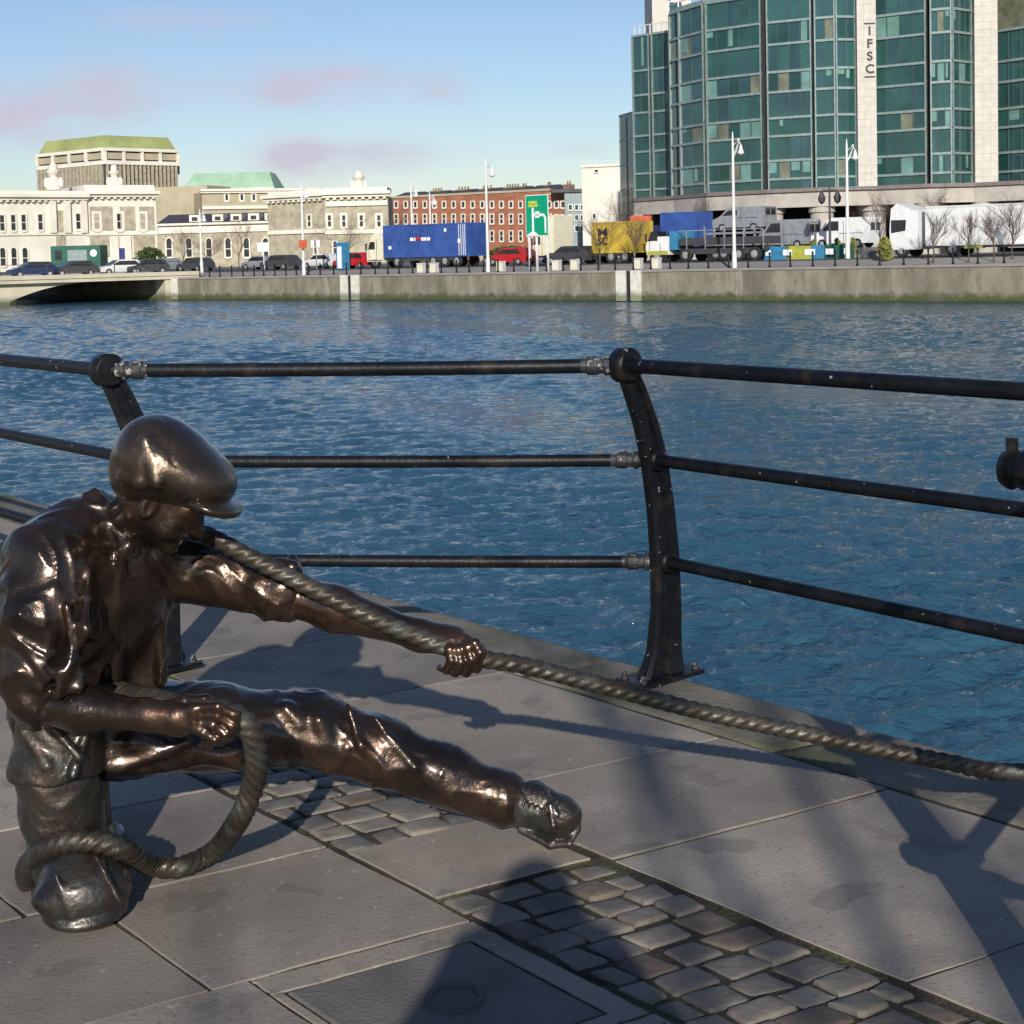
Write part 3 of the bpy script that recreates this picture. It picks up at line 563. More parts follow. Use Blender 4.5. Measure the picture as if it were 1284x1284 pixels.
for a0, a1 in (((26, 915, 3.38), (60, 960, 3.345)), ((60, 905, 3.355), (100, 950, 3.345)), ((110, 915, 3.39), (92, 972, 3.345)), ((20, 950, 3.4), (48, 985, 3.345))): s.cone(G(*a0), G(*a1), .008, .011, .015)
def cut(f, X, Y, Z, zc=float(G(71, 985, 3.345)[2])): return np.maximum(f, zc-Z+.004*np.sin(X*60))
s.mesh('trouser_leg', M['bronze_dull'], .0045, statue, noise=.0015, nscale=50, extra=cut)
# --- boots
s = SDF()
s.chain([G(632, 1003, 3.72), G(668, 1010, 3.70), G(705, 1024, 3.66)], [.046, .054, .046], .03, (.005, 70, 2, 1)); s.ell(G(702, 1026, 3.66), (.05, .045, .052), None, k=.02)
s.cone(G(655, 1028, 3.70), G(708, 1050, 3.655), .022, .026, .02)
for t in range(6): a = G(655+t*7, 988+t*2.6, 3.655-.004*t); b_ = G(664+t*7, 1006+t*3.2, 3.633-.004*t); s.cone(a, b_, .005, .005, .004); s.cone(G(664+t*7, 990+t*2.6, 3.652-.004*t), G(656+t*7, 1008+t*3.2, 3.635-.004*t), .004, .004, .004)
s.chain([G(684, 992, 3.67), G(690, 1010, 3.625), G(694, 1035, 3.608), G(692, 1056, 3.625)], [.006, .007, .007, .006], .005)
s.chain([G(652, 1040, 3.665), G(690, 1060, 3.625), G(714, 1058, 3.612), G(724, 1040, 3.635), G(724, 1015, 3.66)], [.008, .009, .009, .009, .007], .005)
s.chain([G(646, 985, 3.69), G(652, 1005, 3.662), G(650, 1030, 3.66)], [.007, .008, .007], .006)
s.mesh('boot', M['bronze_boot'], .0035, statue, noise=.001, nscale=60)
s = SDF()
s.chain([G(72, 972, 3.44), G(78, 1020, 3.445), G(86, 1058, 3.45)], [.096, .088, .083], .04, (.006, 50, 2, 2.)); s.cone(G(82, 1075, 3.46), G(104, 1108, 3.36), .085, .088, .03)
s.ell(G(106, 1112, 3.335), (.105, .11, .085), None, k=.03); s.cone(G(98, 1132, 3.42), G(106, 1143, 3.31), .078, .090, .02, sq=((0, 0, 1), .3)); s.cone(G(70, 1098, 3.24), G(92, 1150, 3.235), .005, .008, .012); s.ell(G(60, 1130, 3.27), (.035, .03, .022), None, k=.03); s.cone(G(120, 1075, 3.25), G(150, 1130, 3.25), .004, .007, .014)
s.cone(G(60, 1010, 3.36), G(52, 1040, 3.37), .006, .008, .01); s.cone(G(45, 1120, 3.36), G(75, 1138, 3.25), .012, .012, .012)
s.mesh('boot', M['bronze_boot'], .0045, statue, noise=.0022, nscale=42)
# --- mooring bollard he sits on
bl = empty('mooring_bollard', (-1.16, 3.80, 0), 0, 'low bronze mooring bollard hidden under the seated statue', 'bollard')
MB().lathe([(.10, .002), (.10, .02), (.09, .04), (.085, .2), (.09, .24), (.11, .27), (.10, .3), (.05, .31)], n=32).build('bollard_post', M['bronze_boot'], bl)
MB().lathe([(.12, .001), (.12, .012), (.11, .016)], n=32).build('base_flange', M['bronze_boot'], bl)
# ---------------------------------------------------------------- rope
_unused = None
def rope_mesh(name, pts, R_, mats, pitch=.125, lobes=4, **kw):
    P_ = [np.array(p, float) for p in pts]; P_ = [2*P_[0]-P_[1]]+P_+[2*P_[-1]-P_[-2]]; path = []
    for i in range(1, len(P_)-2):
        p0, p1, p2, p3 = P_[i-1:i+3]; L_ = np.linalg.norm(p2-p1); n = max(2, int(L_/.006))
        for k in range(n):
            t = k/n; path.append(.5*((2*p1)+(-p0+p2)*t+(2*p0-5*p1+4*p2-p3)*t*t+(-p0+3*p1-3*p2+p3)*t**3))
    path.append(P_[-2]); path = np.array(path); d = np.gradient(path, axis=0); d /= np.linalg.norm(d, axis=1)[:, None]
    vs = []; up = Vector((0, 0, 1)); s_ = 0; n = 30
    for i, p in enumerate(path):
        if i: s_ += np.linalg.norm(path[i]-path[i-1])
        t = Vector(d[i]); a = (up-t*up.dot(t)).normalized(); b_ = t.cross(a); up = a; ph = 2*math.pi*s_/pitch
        for j in range(n):
            q_ = 2*math.pi*j/n; x = abs(math.cos(lobes/2*(q_+ph))); r = R_*(.62+.38*x**.6)
            vs.append(Vector(p)+(a*math.cos(q_)+b_*math.sin(q_))*r)
    k = len(path); fs = [(i*n+j, i*n+(j+1) % n, (i+1)*n+(j+1) % n, (i+1)*n+j) for i in range(k-1) for j in range(n)]+[tuple(range(n))[::-1], tuple(range((k-1)*n, k*n))]
    return props(link_mesh(name, vs, fs, mats, None, True), **kw)
rp = [(2.6, 3.2, .35), (1.75, 3.42, .27), G(1284, 968, 3.46), G(1180, 954, 3.56), G(1022, 922, 3.57), G(884, 893, 3.55), G(760, 861, 3.50), G(660, 835, 3.45), G(605, 826, 3.42), G(560, 812, 3.40), G(500, 789, 3.405), G(420, 752, 3.40), G(350, 717, 3.40), G(300, 692, 3.41), G(262, 672, 3.44), G(236, 664, 3.47)]
rope_mesh('hauling_rope', rp, 0.0215, M['bronze_rope'], label='thick bronze rope stretched from the statue outstretched arm to the right edge', cat='rope', group='bronze ropes')
rp2 = [G(105, 862, 3.44), G(135, 864, 3.41), G(165, 872, 3.36), G(195, 878, 3.27), G(225, 886, 3.17), G(252, 890, 3.12), G(285, 893, 3.12), G(312, 912, 3.13), G(322, 950, 3.16), G(316, 990, 3.2), G(298, 1030, 3.26), tuple(gz(268, 1067, .055)), tuple(gz(225, 1087, .035)), tuple(gz(190, 1085, .045)), G(160, 1068, 3.37), G(125, 1056, 3.34), G(85, 1056, 3.34), G(52, 1068, 3.37), G(34, 1088, 3.44), G(36, 1106, 3.5), tuple(gz(50, 1098, .03))]
rope_mesh('loop_rope', rp2, .0262, M['bronze_rope'], pitch=.105, label='bronze rope looping from the statue near hand down around its front boot', cat='rope', group='bronze ropes')

# ================================================================== PHOTOGRAPHER AND TREE BEHIND THE CAMERA
ph = empty('person', (0, -.30, 0), 0, 'person in dark coat and jeans holding up a small camera, shadow falling on the paving', 'person')
s = SDF(); V3 = lambda x, y, z: np.array((x, y, z), float)
s.ell(V3(0, -.27, 1.525), (.075, .095, .115), k=.03).cone(V3(0, -.30, 1.36), V3(0, -.28, 1.46), .055, .055, .03).ell(V3(0, -.18, 1.51), (.014, .02, .025), k=.01)
for e in (-1, 1):
    s.ell(V3(e*.077, -.28, 1.52), (.012, .02, .032), k=.01); s.ell(V3(e*.03, -.183, 1.545), (.014, .01, .01), k=.004, sub=True)
    s.chain([V3(e*.17, -.31, 1.29), V3(e*.29, -.20, 1.10), V3(e*.11, -.10, 1.40)], [.05, .042, .03], .03)
    s.chain([V3(e*.09, -.31, .90), V3(e*.10, -.29, .48), V3(e*.11, -.32, .08)], [.085, .055, .04], .04)
    s.ell(V3(e*.085, -.085, 1.44), (.022, .035, .045), k=.02)
    for j in range(4): finger(s, [V3(e*.08, -.07, 1.465-.018*j), V3(e*.062, -.052, 1.468-.018*j), V3(e*.04, -.05, 1.468-.018*j), V3(e*.03, -.06, 1.467-.018*j)], .009, .007)
    finger(s, [V3(e*.09, -.10, 1.43), V3(e*.065, -.125, 1.45), V3(e*.04, -.125, 1.455)], .011, .009)
s.cone(V3(0, -.31, .92), V3(0, -.31, 1.28), .13, .14, .05).cone(V3(-.14, -.31, 1.28), V3(.14, -.31, 1.28), .07, .07, .06)
s.mesh('body', M['skin'], .008, ph)
s = SDF(); s.cone(V3(0, -.31, .80), V3(0, -.31, 1.22), .185, .175, .05, (.008, 20, 2, 1)).cone(V3(-.14, -.31, 1.27), V3(.14, -.31, 1.27), .098, .098, .06).ell(V3(0, -.36, 1.42), (.12, .10, .10), k=.05)
for e in (-1, 1): s.chain([V3(e*.19, -.31, 1.28), V3(e*.30, -.19, 1.10), V3(e*.135, -.12, 1.37)], [.085, .075, .055], .03, (.006, 30, 1, 1))
s.mesh('coat', M['coat_navy'], .010, ph)
s = SDF()
for e in (-1, 1): s.chain([V3(e*.09, -.31, .88), V3(e*.10, -.29, .48), V3(e*.11, -.32, .09)], [.11, .08, .07], .04)
s.mesh('jeans', M['jeans'], .012, ph)
s = SDF(); s.ell(V3(0, -.30, 1.555), (.092, .105, .10), k=.02).ell(V3(0, -.345, 1.50), (.085, .07, .12), k=.03); s.mesh('hair', M['hair'], .008, ph)
for e in (-1, 1):
    s = SDF(); s.cone(V3(e*.11, -.34, .05), V3(e*.125, -.16, .04), .052, .042, .02); s.mesh('shoe', M['camera_black'], .008, ph)
cm = empty('camera', (0, -.085, 1.46), 0, 'small black compact camera held up by the photographer', 'camera')
MB().box(-.05, .05, -.014, .014, -.03, .03).build('camera_body', M['camera_black'], cm); MB().lathe([(.022, .014), (.022, .026), (.018, .028), (.012, .026)], axis='y', n=20).build('lens', M['silver'], cm)
def bare_tree(name, base, h, spread, depth, r0, lb, grp, seed, twigm='twig', trunkh=.3, lean=0., nb=4):
    rs = random.Random(seed); root = empty(name, base, 0, lb, 'tree', grp); tr = MB(); br = MB()
    top = Vector((lean*h, 0, h*trunkh)); tr.tube([Vector((0, 0, -.05)), top*.5+Vector((rs.uniform(-.02, .02)*h, 0, 0)), top], [r0, r0*.82, r0*.7], 8)
    def grow(p, d, L_, r, k):
        n = 3; pts = [p]; q_ = p; dd = d
        for i in range(n): dd = (dd+Vector((rs.gauss(0, .16), rs.gauss(0, .16), rs.gauss(.05, .1)))).normalized(); q_ = q_+dd*L_/n; pts.append(q_)
        br.tube(pts, [r*(1-.5*i/n) for i in range(n+1)], 5 if k > 1 else 4, caps=False)
        if k <= 0: return
        for i in range(nb):
            a = pts[rs.choice((1, 2, 3))] if i else pts[-1]; nd = (dd+Vector((rs.gauss(0, spread), rs.gauss(0, spread), rs.gauss(.12, spread*.6)))).normalized(); grow(a, nd, L_*rs.uniform(.55, .82), r*.5, k-1)
    for i in range(5): grow(top*rs.uniform(.75, 1), Vector((rs.gauss(0, spread*.7), rs.gauss(0, spread*.7), 1)).normalized(), h*(1-trunkh)*.47, r0*.5, depth)
    tr.build('trunk', M['bark'], root); br.build('branches', M[twigm], root); return root
bare_tree('bare_tree', (.60, -9.5, 0), 8.5, .5, 3, .11, 'leafless tree standing behind the photographer, throwing soft shadows over the paving', None, 3, 'bark', .5, nb=3)
bare_tree('bare_tree', (-2.6, -12.5, 0), 8.5, .5, 3, .12, 'leafless tree behind the photographer to the left', None, 9, 'bark', .42, nb=3)
# ================================================================== FAR BANK
# ground: rows across s, columns across d
v = []; f = []; ss = [-700, -200, -60, -30, 0, 30, 60, 90, 130, 200, 500, 1500]; dd = [.0, 2.9, 4, 5, 6, 7.2, 30, 120, 400, 3000]
for a in ss:
    for b_ in dd:
        q_ = Vector((W0.x, W0.y))+WT*a+WN*b_; v.append((q_.x, q_.y, zg(q_.x, q_.y)-(0 if b_ < 100 else .05)))
nD = len(dd)
f = [(i*nD+j, (i+1)*nD+j, (i+1)*nD+j+1, i*nD+j+1) for i in range(len(ss)-1) for j in range(nD-1)]
link_mesh('far_ground', v, f, [M['far_pavement'], M['asphalt'], M['far_ground']], [0 if j < 4 else (1 if j < 6 else 2) for i in range(len(ss)-1) for j in range(nD-1)])['kind'] = 'structure'
bpy.data.objects['far_ground'].name = 'ground'
# quay wall, with a slightly sloping top and stone coping
m = MB()
def wq(s, d, z): q_ = Vector((W0.x, W0.y))+WT*s+WN*d; return (q_.x, q_.y, z)
for mi, (d0, d1, zt, zb, mat_) in enumerate(((.02, .8, -.16, -6, 'concrete'), (-.05, .8, .0, -.16, 'far_pavement'))):
    for a, b_ in zip(ss[:-1], ss[1:]):
        n_ = 1
        vs = [wq(a, d0, zb), wq(b_, d0, zb), wq(b_, d1, zb), wq(a, d1, zb)]+[wq(x, dq, -.0036*min(90, max(0, x))+zt) for x, dq in ((a, d0), (b_, d0), (b_, d1), (a, d1))]
        if mi: vs[:4] = [wq(x, dq, -.0036*min(90, max(0, x))+zb) for x, dq in ((a, d0), (b_, d0), (b_, d1), (a, d1))]
        m.add(vs, [(4, 5, 6, 7), (0, 4, 5, 1), (3, 2, 6, 7), (0, 3, 7, 4), (1, 5, 6, 2)], mi)
m.build('quay_wall', [M['concrete'], M['far_pavement']], kind='structure')
FA = WA  # heading along the quay to the left
def along(u, v=330): return sd(*onq(u, 0, v).xy)[0]
# ladder recesses
LAD = []
for i, (u, lb) in enumerate(((213.5, 'white ladder recess in the quay wall beside the bridge'), (439, 'white ladder recess in the quay wall below the blue container lorry'), (789, 'white ladder recess in the quay wall below the yellow container'))):
    p = onq(u, 0); s_ = sd(p.x, p.y)[0]; root = empty('ladder_recess', (p.x, p.y, -1.2), FA, lb, 'ladder', 'ladder recesses in the far wall')
    zt = -.0036*s_-.01-(-1.2)
    for x in (.62, -.62):
        m = MB(); m.box(x-.42, x+.42, .04, .22, -1.05, zt-.03); m.build('pilaster', M['white_concrete'], root)
    m = MB(); m.box(-.19, .19, .03, .08, -1.1, zt-.05); m.build('slot', M['dark_recess'], root)
    m = MB()
    for x in (-.14, .14): m.box(x-.025, x+.025, .1, .15, -1.1, zt-.05)
    for k in range(7): m.box(-.14, .14, .11, .14, -.95+k*.28, -.91+k*.28)
    m.build('ladder', M['dark_grey'], root)
# quay rail posts + rails: each post a thing
def make_fp():
    r = empty('quay_bollard', (0, 0, 0)); MB().lathe([(.10, 0), (.10, .1), (.06, .16), (.055, .85), (.075, .88), (.075, .94), (.04, 1.0)], n=8).build('shaft', M['black_paint'], r); return r
fp = make_fp(); k = 0; s_ = -8.
fps = [470, 486, 500, 517, 535, 553, 572, 588, 606, 624, 644, 665, 685, 706, 728, 750, 771, 794, 816, 840, 863, 888, 914, 938, 965, 991, 1019, 1047, 1075, 1103, 1133, 1164, 1195, 1226, 1259, 250, 262, 275, 290, 304, 318, 330, 344, 358, 371, 386, 401, 418, 434, 452]
for u in sorted(fps):
    p = onq(u, .45); o = fp if k == 0 else copy_tree(fp); o.location = p; o.rotation_euler = (0, 0, FA)
    props(o, 'small dark iron bollard in the row on the edge of the far quay', 'bollard', 'dark bollards along the far quay'); k += 1
# ------------------------------------------------ bridge
br = empty('bridge', (-60, 110, 0), 0, 'low cream concrete road bridge leaving the left edge of the far quay', 'bridge')
BP = Vector(onq(212, -.3)); BD = Vector((-WN.x, -WN.y)) ; BD = (Vector((-.83, -.56))).normalized(); BS = Vector((-BD.y, BD.x)); BS = BS if BS.y > 0 else -BS
def bpnt(a, c, z): q_ = Vector((BP.x, BP.y))+BD*a+BS*c; return (q_.x, q_.y, z)
def bbox(m, a0, a1, c0, c1, z0, z1, z0b=None, z1b=None, mi=0):
    z0b = z0 if z0b is None else z0b; z1b = z1 if z1b is None else z1b
    m.add([bpnt(a0, c0, z0), bpnt(a1, c0, z0b), bpnt(a1, c1, z0b), bpnt(a0, c1, z0), bpnt(a0, c0, z1), bpnt(a1, c0, z1b), bpnt(a1, c1, z1b), bpnt(a0, c1, z1)], [(0, 1, 2, 3), (4, 7, 6, 5), (0, 4, 5, 1), (1, 5, 6, 2), (2, 6, 7, 3), (3, 7, 4, 0)], mi)
zt = zat(BP, 341.5)
m = MB(); bbox(m, -3, 60, 0, 20, zt-.62, zt, zt-.52, zt+.15); bbox(m, -3, 60, -.12, .3, zt-.3, zt+.05, zt-.2, zt+.2); m.build('deck', M['bridge_concrete'], br, world=True)
m = MB(); n = 14
for i in range(n):
    a0, a1 = 6.5+i*.55, 6.5+(i+1)*.55; z0 = zt-.63-1.5*max(0, ((i)/n))**2.2; z1 = zt-.63-1.5*((i+1)/n)**2.2; bbox(m, a0, a1, .6, 19, z0, zt-.6, z1, zt-.59)
bbox(m, 6.5+n*.55, 26, .6, 19, -4, zt-.61, -4, zt-.55); m.build('pier', M['bridge_concrete'], br, world=True)
m = MB(); bbox(m, -4, .4, .2, 19.6, -4, zt-.62); m.build('abutment', M['bridge_concrete'], br, world=True)
m = MB(); bbox(m, -3, 60, .15, .2, zt+.95, zt+1.0, zt+1.1, zt+1.15)
for k in range(32): bbox(m, -3+k*2, -2.93+k*2, .14, .21, zt+.05, zt+.97)
m.build('railing', M['dark_grey'], br, world=True)
# ------------------------------------------------ street lamps
def street_lamp(u, vt, vb, d, lb, two=False):
    p = onq(u, d, vb); h = zat(p, vt)-p.z; r = empty('street_lamp', p, FA, lb, 'street lamp', 'white street lamps on the far quay')
    MB().lathe([(.16, 0), (.16, 1.0), (.12, 1.1), (.10, h*.55), (.075, h*.93), (.03, h)], n=10).build('pole', M['galv'], r)
    m = MB(); n = 10; pts = [Vector((-.05-.38*math.sin(math.pi*k/n*.75)*1.2, 0, h*.93-.9+1.05*math.sin(math.pi*k/n*.62))) for k in range(n+1)]
    m.tube(pts, .035, 6); m.tube([Vector((0, 0, h*.8)), Vector((-.3, 0, h*.86)), pts[4]], .03, 6)
    e = pts[-1]; m.build('bracket', M['galv'], r)
    q_ = MB(); hx = -.62; q_.tube([Vector((-.05, 0, h*.90)), Vector((-.45, 0, h*.935)), Vector((hx, 0, h*.90))], .035, 6); q_.lathe([(.04, .0), (.1, -.1), (.13, -.32), (.22, -.5), (.22, -.56), (.1, -.66)], (hx, 0, h*.9), 12); q_.build('lantern', M['lamp_glow'], r)
    return r
street_lamp(921, 165, 330, 1.6, 'tall white street lamp in front of the glass office block, nearest the yellow container')
street_lamp(1063, 174, 318, 7.2, 'white street lamp rising behind the white van, below the lettered stone pier')
street_lamp(612, 197, 333, 1.6, 'white street lamp at the right end of the blue container')
street_lamp(518, 228, 333, 14, 'thin street lamp behind the blue container against the brick terrace')
street_lamp(381, 228, 338, 3., 'street lamp carrying an orange sign, in front of the pale pavilion')
street_lamp(253, 262, 337, 6., 'short street lamp before the arcaded building')
street_lamp(541, 240, 333, 22, 'thin pole lamp against the brick terrace, second from left')
# ------------------------------------------------ road sign (green)
p = onq(675, 1.4, 330); r = empty('road_sign', p, FA, 'tall green road direction sign with white route diagram on white posts', 'road sign')
zb_, zt_ = zat(p, 295)-p.z, zat(p, 245)-p.z
sc_ = (Vector(onq(663, 1.4)).xy-Vector(onq(690, 1.4)).xy).length/2
m = MB(); m.box(-sc_-.05, sc_+.05, -.02, .03, zb_-.05, zt_+.05); m.build('border', M['sign_white'], r)
m = MB(); m.box(-sc_, sc_, .03, .05, zb_, zt_); m.build('panel', M['sign_green'], r)
hh = zt_-zb_; m = MB(); X = lambda a: sc_-2*sc_*a; Z = lambda a: zb_+hh*a    # a from the left edge as seen from the river
def srect(m, a0, a1, b0, b1, y=.055): m.box(min(X(a0), X(a1)), max(X(a0), X(a1)), .045, y, Z(b0), Z(b1))
srect(m, .27, .36, .12, .70); srect(m, .36, .78, .48, .545); srect(m, .42, .62, .44, .60)
m.extr([(X(.0), Z(.0)), (X(.58), Z(.0)), (X(.46), Z(.06)), (X(.32), Z(.12)), (X(.16), Z(.06))], .045, .055)
for k in range(8):
    a0 = math.pi/2*(1-k/8); a1 = math.pi/2*(1-(k+1)/8); cxx, czz = .76, .40; f0 = (cxx+.17*math.cos(a0), czz+.145*math.sin(a0)); f1 = (cxx+.17*math.cos(a1), czz+.145*math.sin(a1)); g0 = (cxx+.09*math.cos(a0), czz+.08*math.sin(a0)); g1 = (cxx+.09*math.cos(a1), czz+.08*math.sin(a1))
    m.extr([(X(a), Z(b)) for a, b in (f0, f1, g1, g0)], .045, .055)
srect(m, .85, .93, .06, .40); m.build('route_diagram', M['sign_white'], r)
m = MB(); srect(m, .12, .52, .80, .86); srect(m, .12, .56, .72, .78); m.build('destination_lines', M['sign_yellow'], r)
for a in (.08, .42, .92): 
    m = MB(); m.box(X(a)-.07, X(a)+.07, -.14, -.03, 0, zb_+hh*.9); m.build('post', M['white_paint'], r)

# ------------------------------------------------ vehicles. local x = forward, z up; y>0 faces the river when heading along the quay to the left
def wheel(parent, x, y, r_=.5, w=.28, hubm='hub'):
    o = MB().lathe([(r_*.92, -w/2), (r_, -w/2+.03), (r_, w/2-.03), (r_*.92, w/2)], (x, y, r_), 14, axis='y').build('wheel', M['tyre'], parent)
    sgn = 1 if y > 0 else -1; MB().lathe([(r_*.5, 0), (r_*.55, .01), (r_*.3, .03)][::1], (x, y+sgn*(w/2+.002), r_), 10, axis='y').build('rim', M[hubm], o)
def place(name, uc, d, lb, cat, grp, ua=None, ub=None, flip=False, vb=330, dz=0, rot=0):
    p = onq(uc, d, vb); p.z += dz; return empty(name, p, FA+(math.pi if flip else 0)+rot, lb, cat, grp)
def span(ua, ub, d, v=320): return (Vector(onq(ua, d, v)).xy-Vector(onq(ub, d, v)).xy).length
def cab(r, x0, h=2.9, w=2.4, col='white_paint', L_=2.1, sleek=True):
    """cab whose rear wall is at x0, nose at x0+L"""
    prof = [(x0, .55), (x0+L_, .55), (x0+L_+.05, 1.2), (x0+L_*.97, 1.55), (x0+L_*.80, h*.82), (x0+L_*.55, h), (x0, h+.0)]
    c_ = MB().extr(prof, -w/2, w/2).build('cab', M[col], r)
    g_ = MB(); g_.extr([(x0+L_*.5, 1.6), (x0+L_*.93, 1.6), (x0+L_*.80, 2.25), (x0+L_*.5, 2.25)], w/2+.005, w/2+.02); g_.extr([(x0+L_*.5, 1.6), (x0+L_*.93, 1.6), (x0+L_*.80, 2.25), (x0+L_*.5, 2.25)], -w/2-.02, -w/2-.005)
    g_.add([(x0+L_*.985, -w/2+.12, 1.57), (x0+L_*.985, w/2-.12, 1.57), (x0+L_*.83, w/2-.16, 2.3), (x0+L_*.83, -w/2+.16, 2.3)], [(0, 1, 2, 3)]); g_.build('cab_windows', M['car_glass'], c_)
    for y0, y1 in ((w/2+.004, w/2+.016), (-w/2-.016, -w/2-.004)): MB().box(x0+L_*.38, x0+L_*.40, y0, y1, .7, h-.5).box(x0+L_*.86, x0+L_*.88, y0, y1, .9, 1.5).box(x0+.1, x0+L_*.95, y0, y1, .62, .7).build('door_seam', M['dark_grey'], c_)
    for y in (-w/2-.22, w/2+.08): MB().box(x0+L_*.95, x0+L_*1.0, y, y+.14, 1.55, 2.1).box(x0+L_*.93, x0+L_*.96, min(y, y+.14)-.1, max(y, y+.14)+.1, 2.08, 2.12).build('mirror', M['dark_grey'], c_)
    for y in (-w/2+.3, w/2-.3): MB().box(x0+L_+.03, x0+L_+.07, y-.15, y+.15, .75, .95).build('headlight', M['lamp_glow'], c_)
def chassis(r, x0, x1, wheels, z=1.15, col='dark_grey'):
    MB().box(x0, x1, -.5, .5, .75, z-.03).box(x0+1, x1-1, .6, 1.15, .55, .95).build('chassis', M[col], r)
    for x in wheels:
        for y in (-1.05, 1.05): wheel(r, x, y)
def container(r, x0, x1, z0, z1, col, w=2.44, ribs=0, shut=None):
    m = MB(); m.box(x0, x1, -w/2, w/2, z0, z1)
    n = ribs or int((x1-x0)/.28)
    for k in range(n):
        a = x0+.1+(x1-x0-.2)*k/n; m.box(a, a+(x1-x0)/n*.45, w/2, w/2+.03, z0+.12, z1-.12)
    o = m.build('container', M[col], r)
    m = MB()
    for z in (z0, z1-.12): m.box(x0-.01, x1+.01, w/2+.005, w/2+.05, z, z+.12)
    for x in (x0, x1-.12): m.box(x, x+.12, w/2+.006, w/2+.052, z0, z1)
    m.build('frame', M[col], o); return o
# blue container lorry
d = 8.; L_ = span(481, 608, d)-2.1; r = place('container_lorry', 545, d, 'lorry carrying a long blue shipping container past the brick terrace', 'lorry', 'lorries on the far quay')
p = r.location; h1 = zat(p, 281)-p.z; h0 = zat(p, 322)-p.z
c_ = container(r, -L_/2, L_/2, h0, h1, 'blue_box'); chassis(r, -L_/2+.3, L_/2-.2, [-L_/2+1.2, -L_/2+2.5, -L_/2+3.8, L_/2-1.5], h0); cab(r, L_/2+.15, 3.0, col='cream', L_=1.9); wheel(r, L_/2+1.1, 1.05); wheel(r, L_/2+1.1, -1.05)
m = MB(); uL = L_/2
def lx(f): return L_/2-L_*f
for a, b_ in ((.335, .375), (.385, .40), (.47, .50), (.505, .53), (.54, .575)): m.box(lx(b_), lx(a), 1.27, 1.285, h0+(h1-h0)*.50, h0+(h1-h0)*.60)
m.box(lx(.10), lx(.065), 1.27, 1.285, h0+(h1-h0)*.26, h0+(h1-h0)*.36); m.box(lx(.77), lx(.745), 1.27, 1.285, h0+(h1-h0)*.75, h0+(h1-h0)*.85); m.box(lx(.93), lx(.90), 1.27, 1.285, h0+(h1-h0)*.4, h0+(h1-h0)*.52)
m.build('white_marks', M['sign_white'], c_)
m = MB(); m.box(lx(.465), lx(.40), 1.27, 1.285, h0+(h1-h0)*.52, h0+(h1-h0)*.60); m.build('red_mark', M['red_paint'], c_)
m = MB()
for a in (.915, .94, .965, .985): m.box(lx(a)-.03, lx(a)+.03, 1.27, 1.30, h0+.1, h1-.1)
m.build('door_bars', M['galv'], c_)
# yellow container lorry
d = 9.; L_ = span(741, 822, d)-2.0; r = place('container_lorry', 781, d, 'lorry trailer carrying a yellow container with a square black mark', 'lorry', 'lorries on the far quay')
p = r.location; h1 = zat(p, 278)-p.z; h0 = zat(p, 317)-p.z
c_ = container(r, -L_/2, L_/2, h0, h1, 'yellow_box'); chassis(r, -L_/2, L_/2+3.4, [-L_/2+1.0, -L_/2+2.3, L_/2+.4, L_/2+1.7], h0)
def text(body, size, loc, rot, matn, parent, ext=.01, name='lettering', align='CENTER', sx=1):
    cu = bpy.data.curves.new(name, 'FONT'); cu.body = body; cu.size = size; cu.extrude = ext; cu.align_x = align; cu.align_y = 'CENTER'; cu.offset = size*.02
    t_ = bpy.data.objects.new(name, cu); C.objects.link(t_); bpy.context.view_layer.update()
    me = bpy.data.meshes.new_from_object(t_.evaluated_get(bpy.context.evaluated_depsgraph_get())); bpy.data.objects.remove(t_)
    o = bpy.data.objects.new(name, me); C.objects.link(o); me.materials.clear(); me.materials.append(M[matn]); o.parent = parent; o.location = loc; o.rotation_euler = rot; o.scale = (sx, 1, 1); return o
hc_ = (h0+h1)/2; ls = (h1-h0)
xl = L_/2-L_*.27
text('M', ls*.36, (xl, 1.30, hc_+ls*.16), (math.pi/2, 0, math.pi), 'sign_black', c_, .015, sx=1.5); text('SC', ls*.34, (xl, 1.30, hc_-ls*.12), (math.pi/2, 0, math.pi), 'sign_black', c_, .015, sx=1.)
m = MB(); m.box(-L_/2+.3, -L_/2+2.2, -1.5, -1.28, h1-.3, h1+.42); m.build('rear_box', M['orange'], r)
# cab facing left, further along
r = place('lorry', 704, 11., 'cream box lorry standing behind the green road sign', 'lorry', 'lorries on the far quay'); p = r.location
h1 = zat(p, 270)-p.z; L_ = span(695, 722, 11.)-1.6; container(r, -L_/2, L_/2, .9, h1, 'cream', ribs=2); chassis(r, -L_/2, L_/2, [-L_/2+.8, L_/2-.6]); cab(r, L_/2+.1, 2.6, col='cream', L_=1.6)
# blue tarpaulin lorry with white cab
r = place('lorry', 856, 9., 'lorry with a small white and green cab pulling a grey open trailer', 'lorry', 'lorries on the far quay'); p = r.location
h1 = zat(p, 296)-p.z; cab(r, .4, h1, col='white_paint', L_=2.0); m = MB().box(-.3, .35, -1.2, 1.2, .9, zat(p, 290)-p.z); m.build('wind_deflector', M['light_blue'], r)
chassis(r, -7.5, .4, [-1., -5.5, -6.8, 1.5]); m = MB(); m.box(-7.6, -.5, -1.2, 1.2, 1.2, 1.75); m.build('trailer_bed', M['dark_grey'], r)
m = MB()
for k in range(5): m.box(-7.6+k*1.6, -7.54+k*1.6, 1.2, 1.25, .9, 2.3)
m.box(-7.6, -.5, 1.19, 1.24, 2.25, 2.31); m.build('side_frame', M['silver'], r)
m = MB().box(.5, 2.3, 1.21, 1.24, .55, .85).build('green_stripe', M['hi_vis'], r)
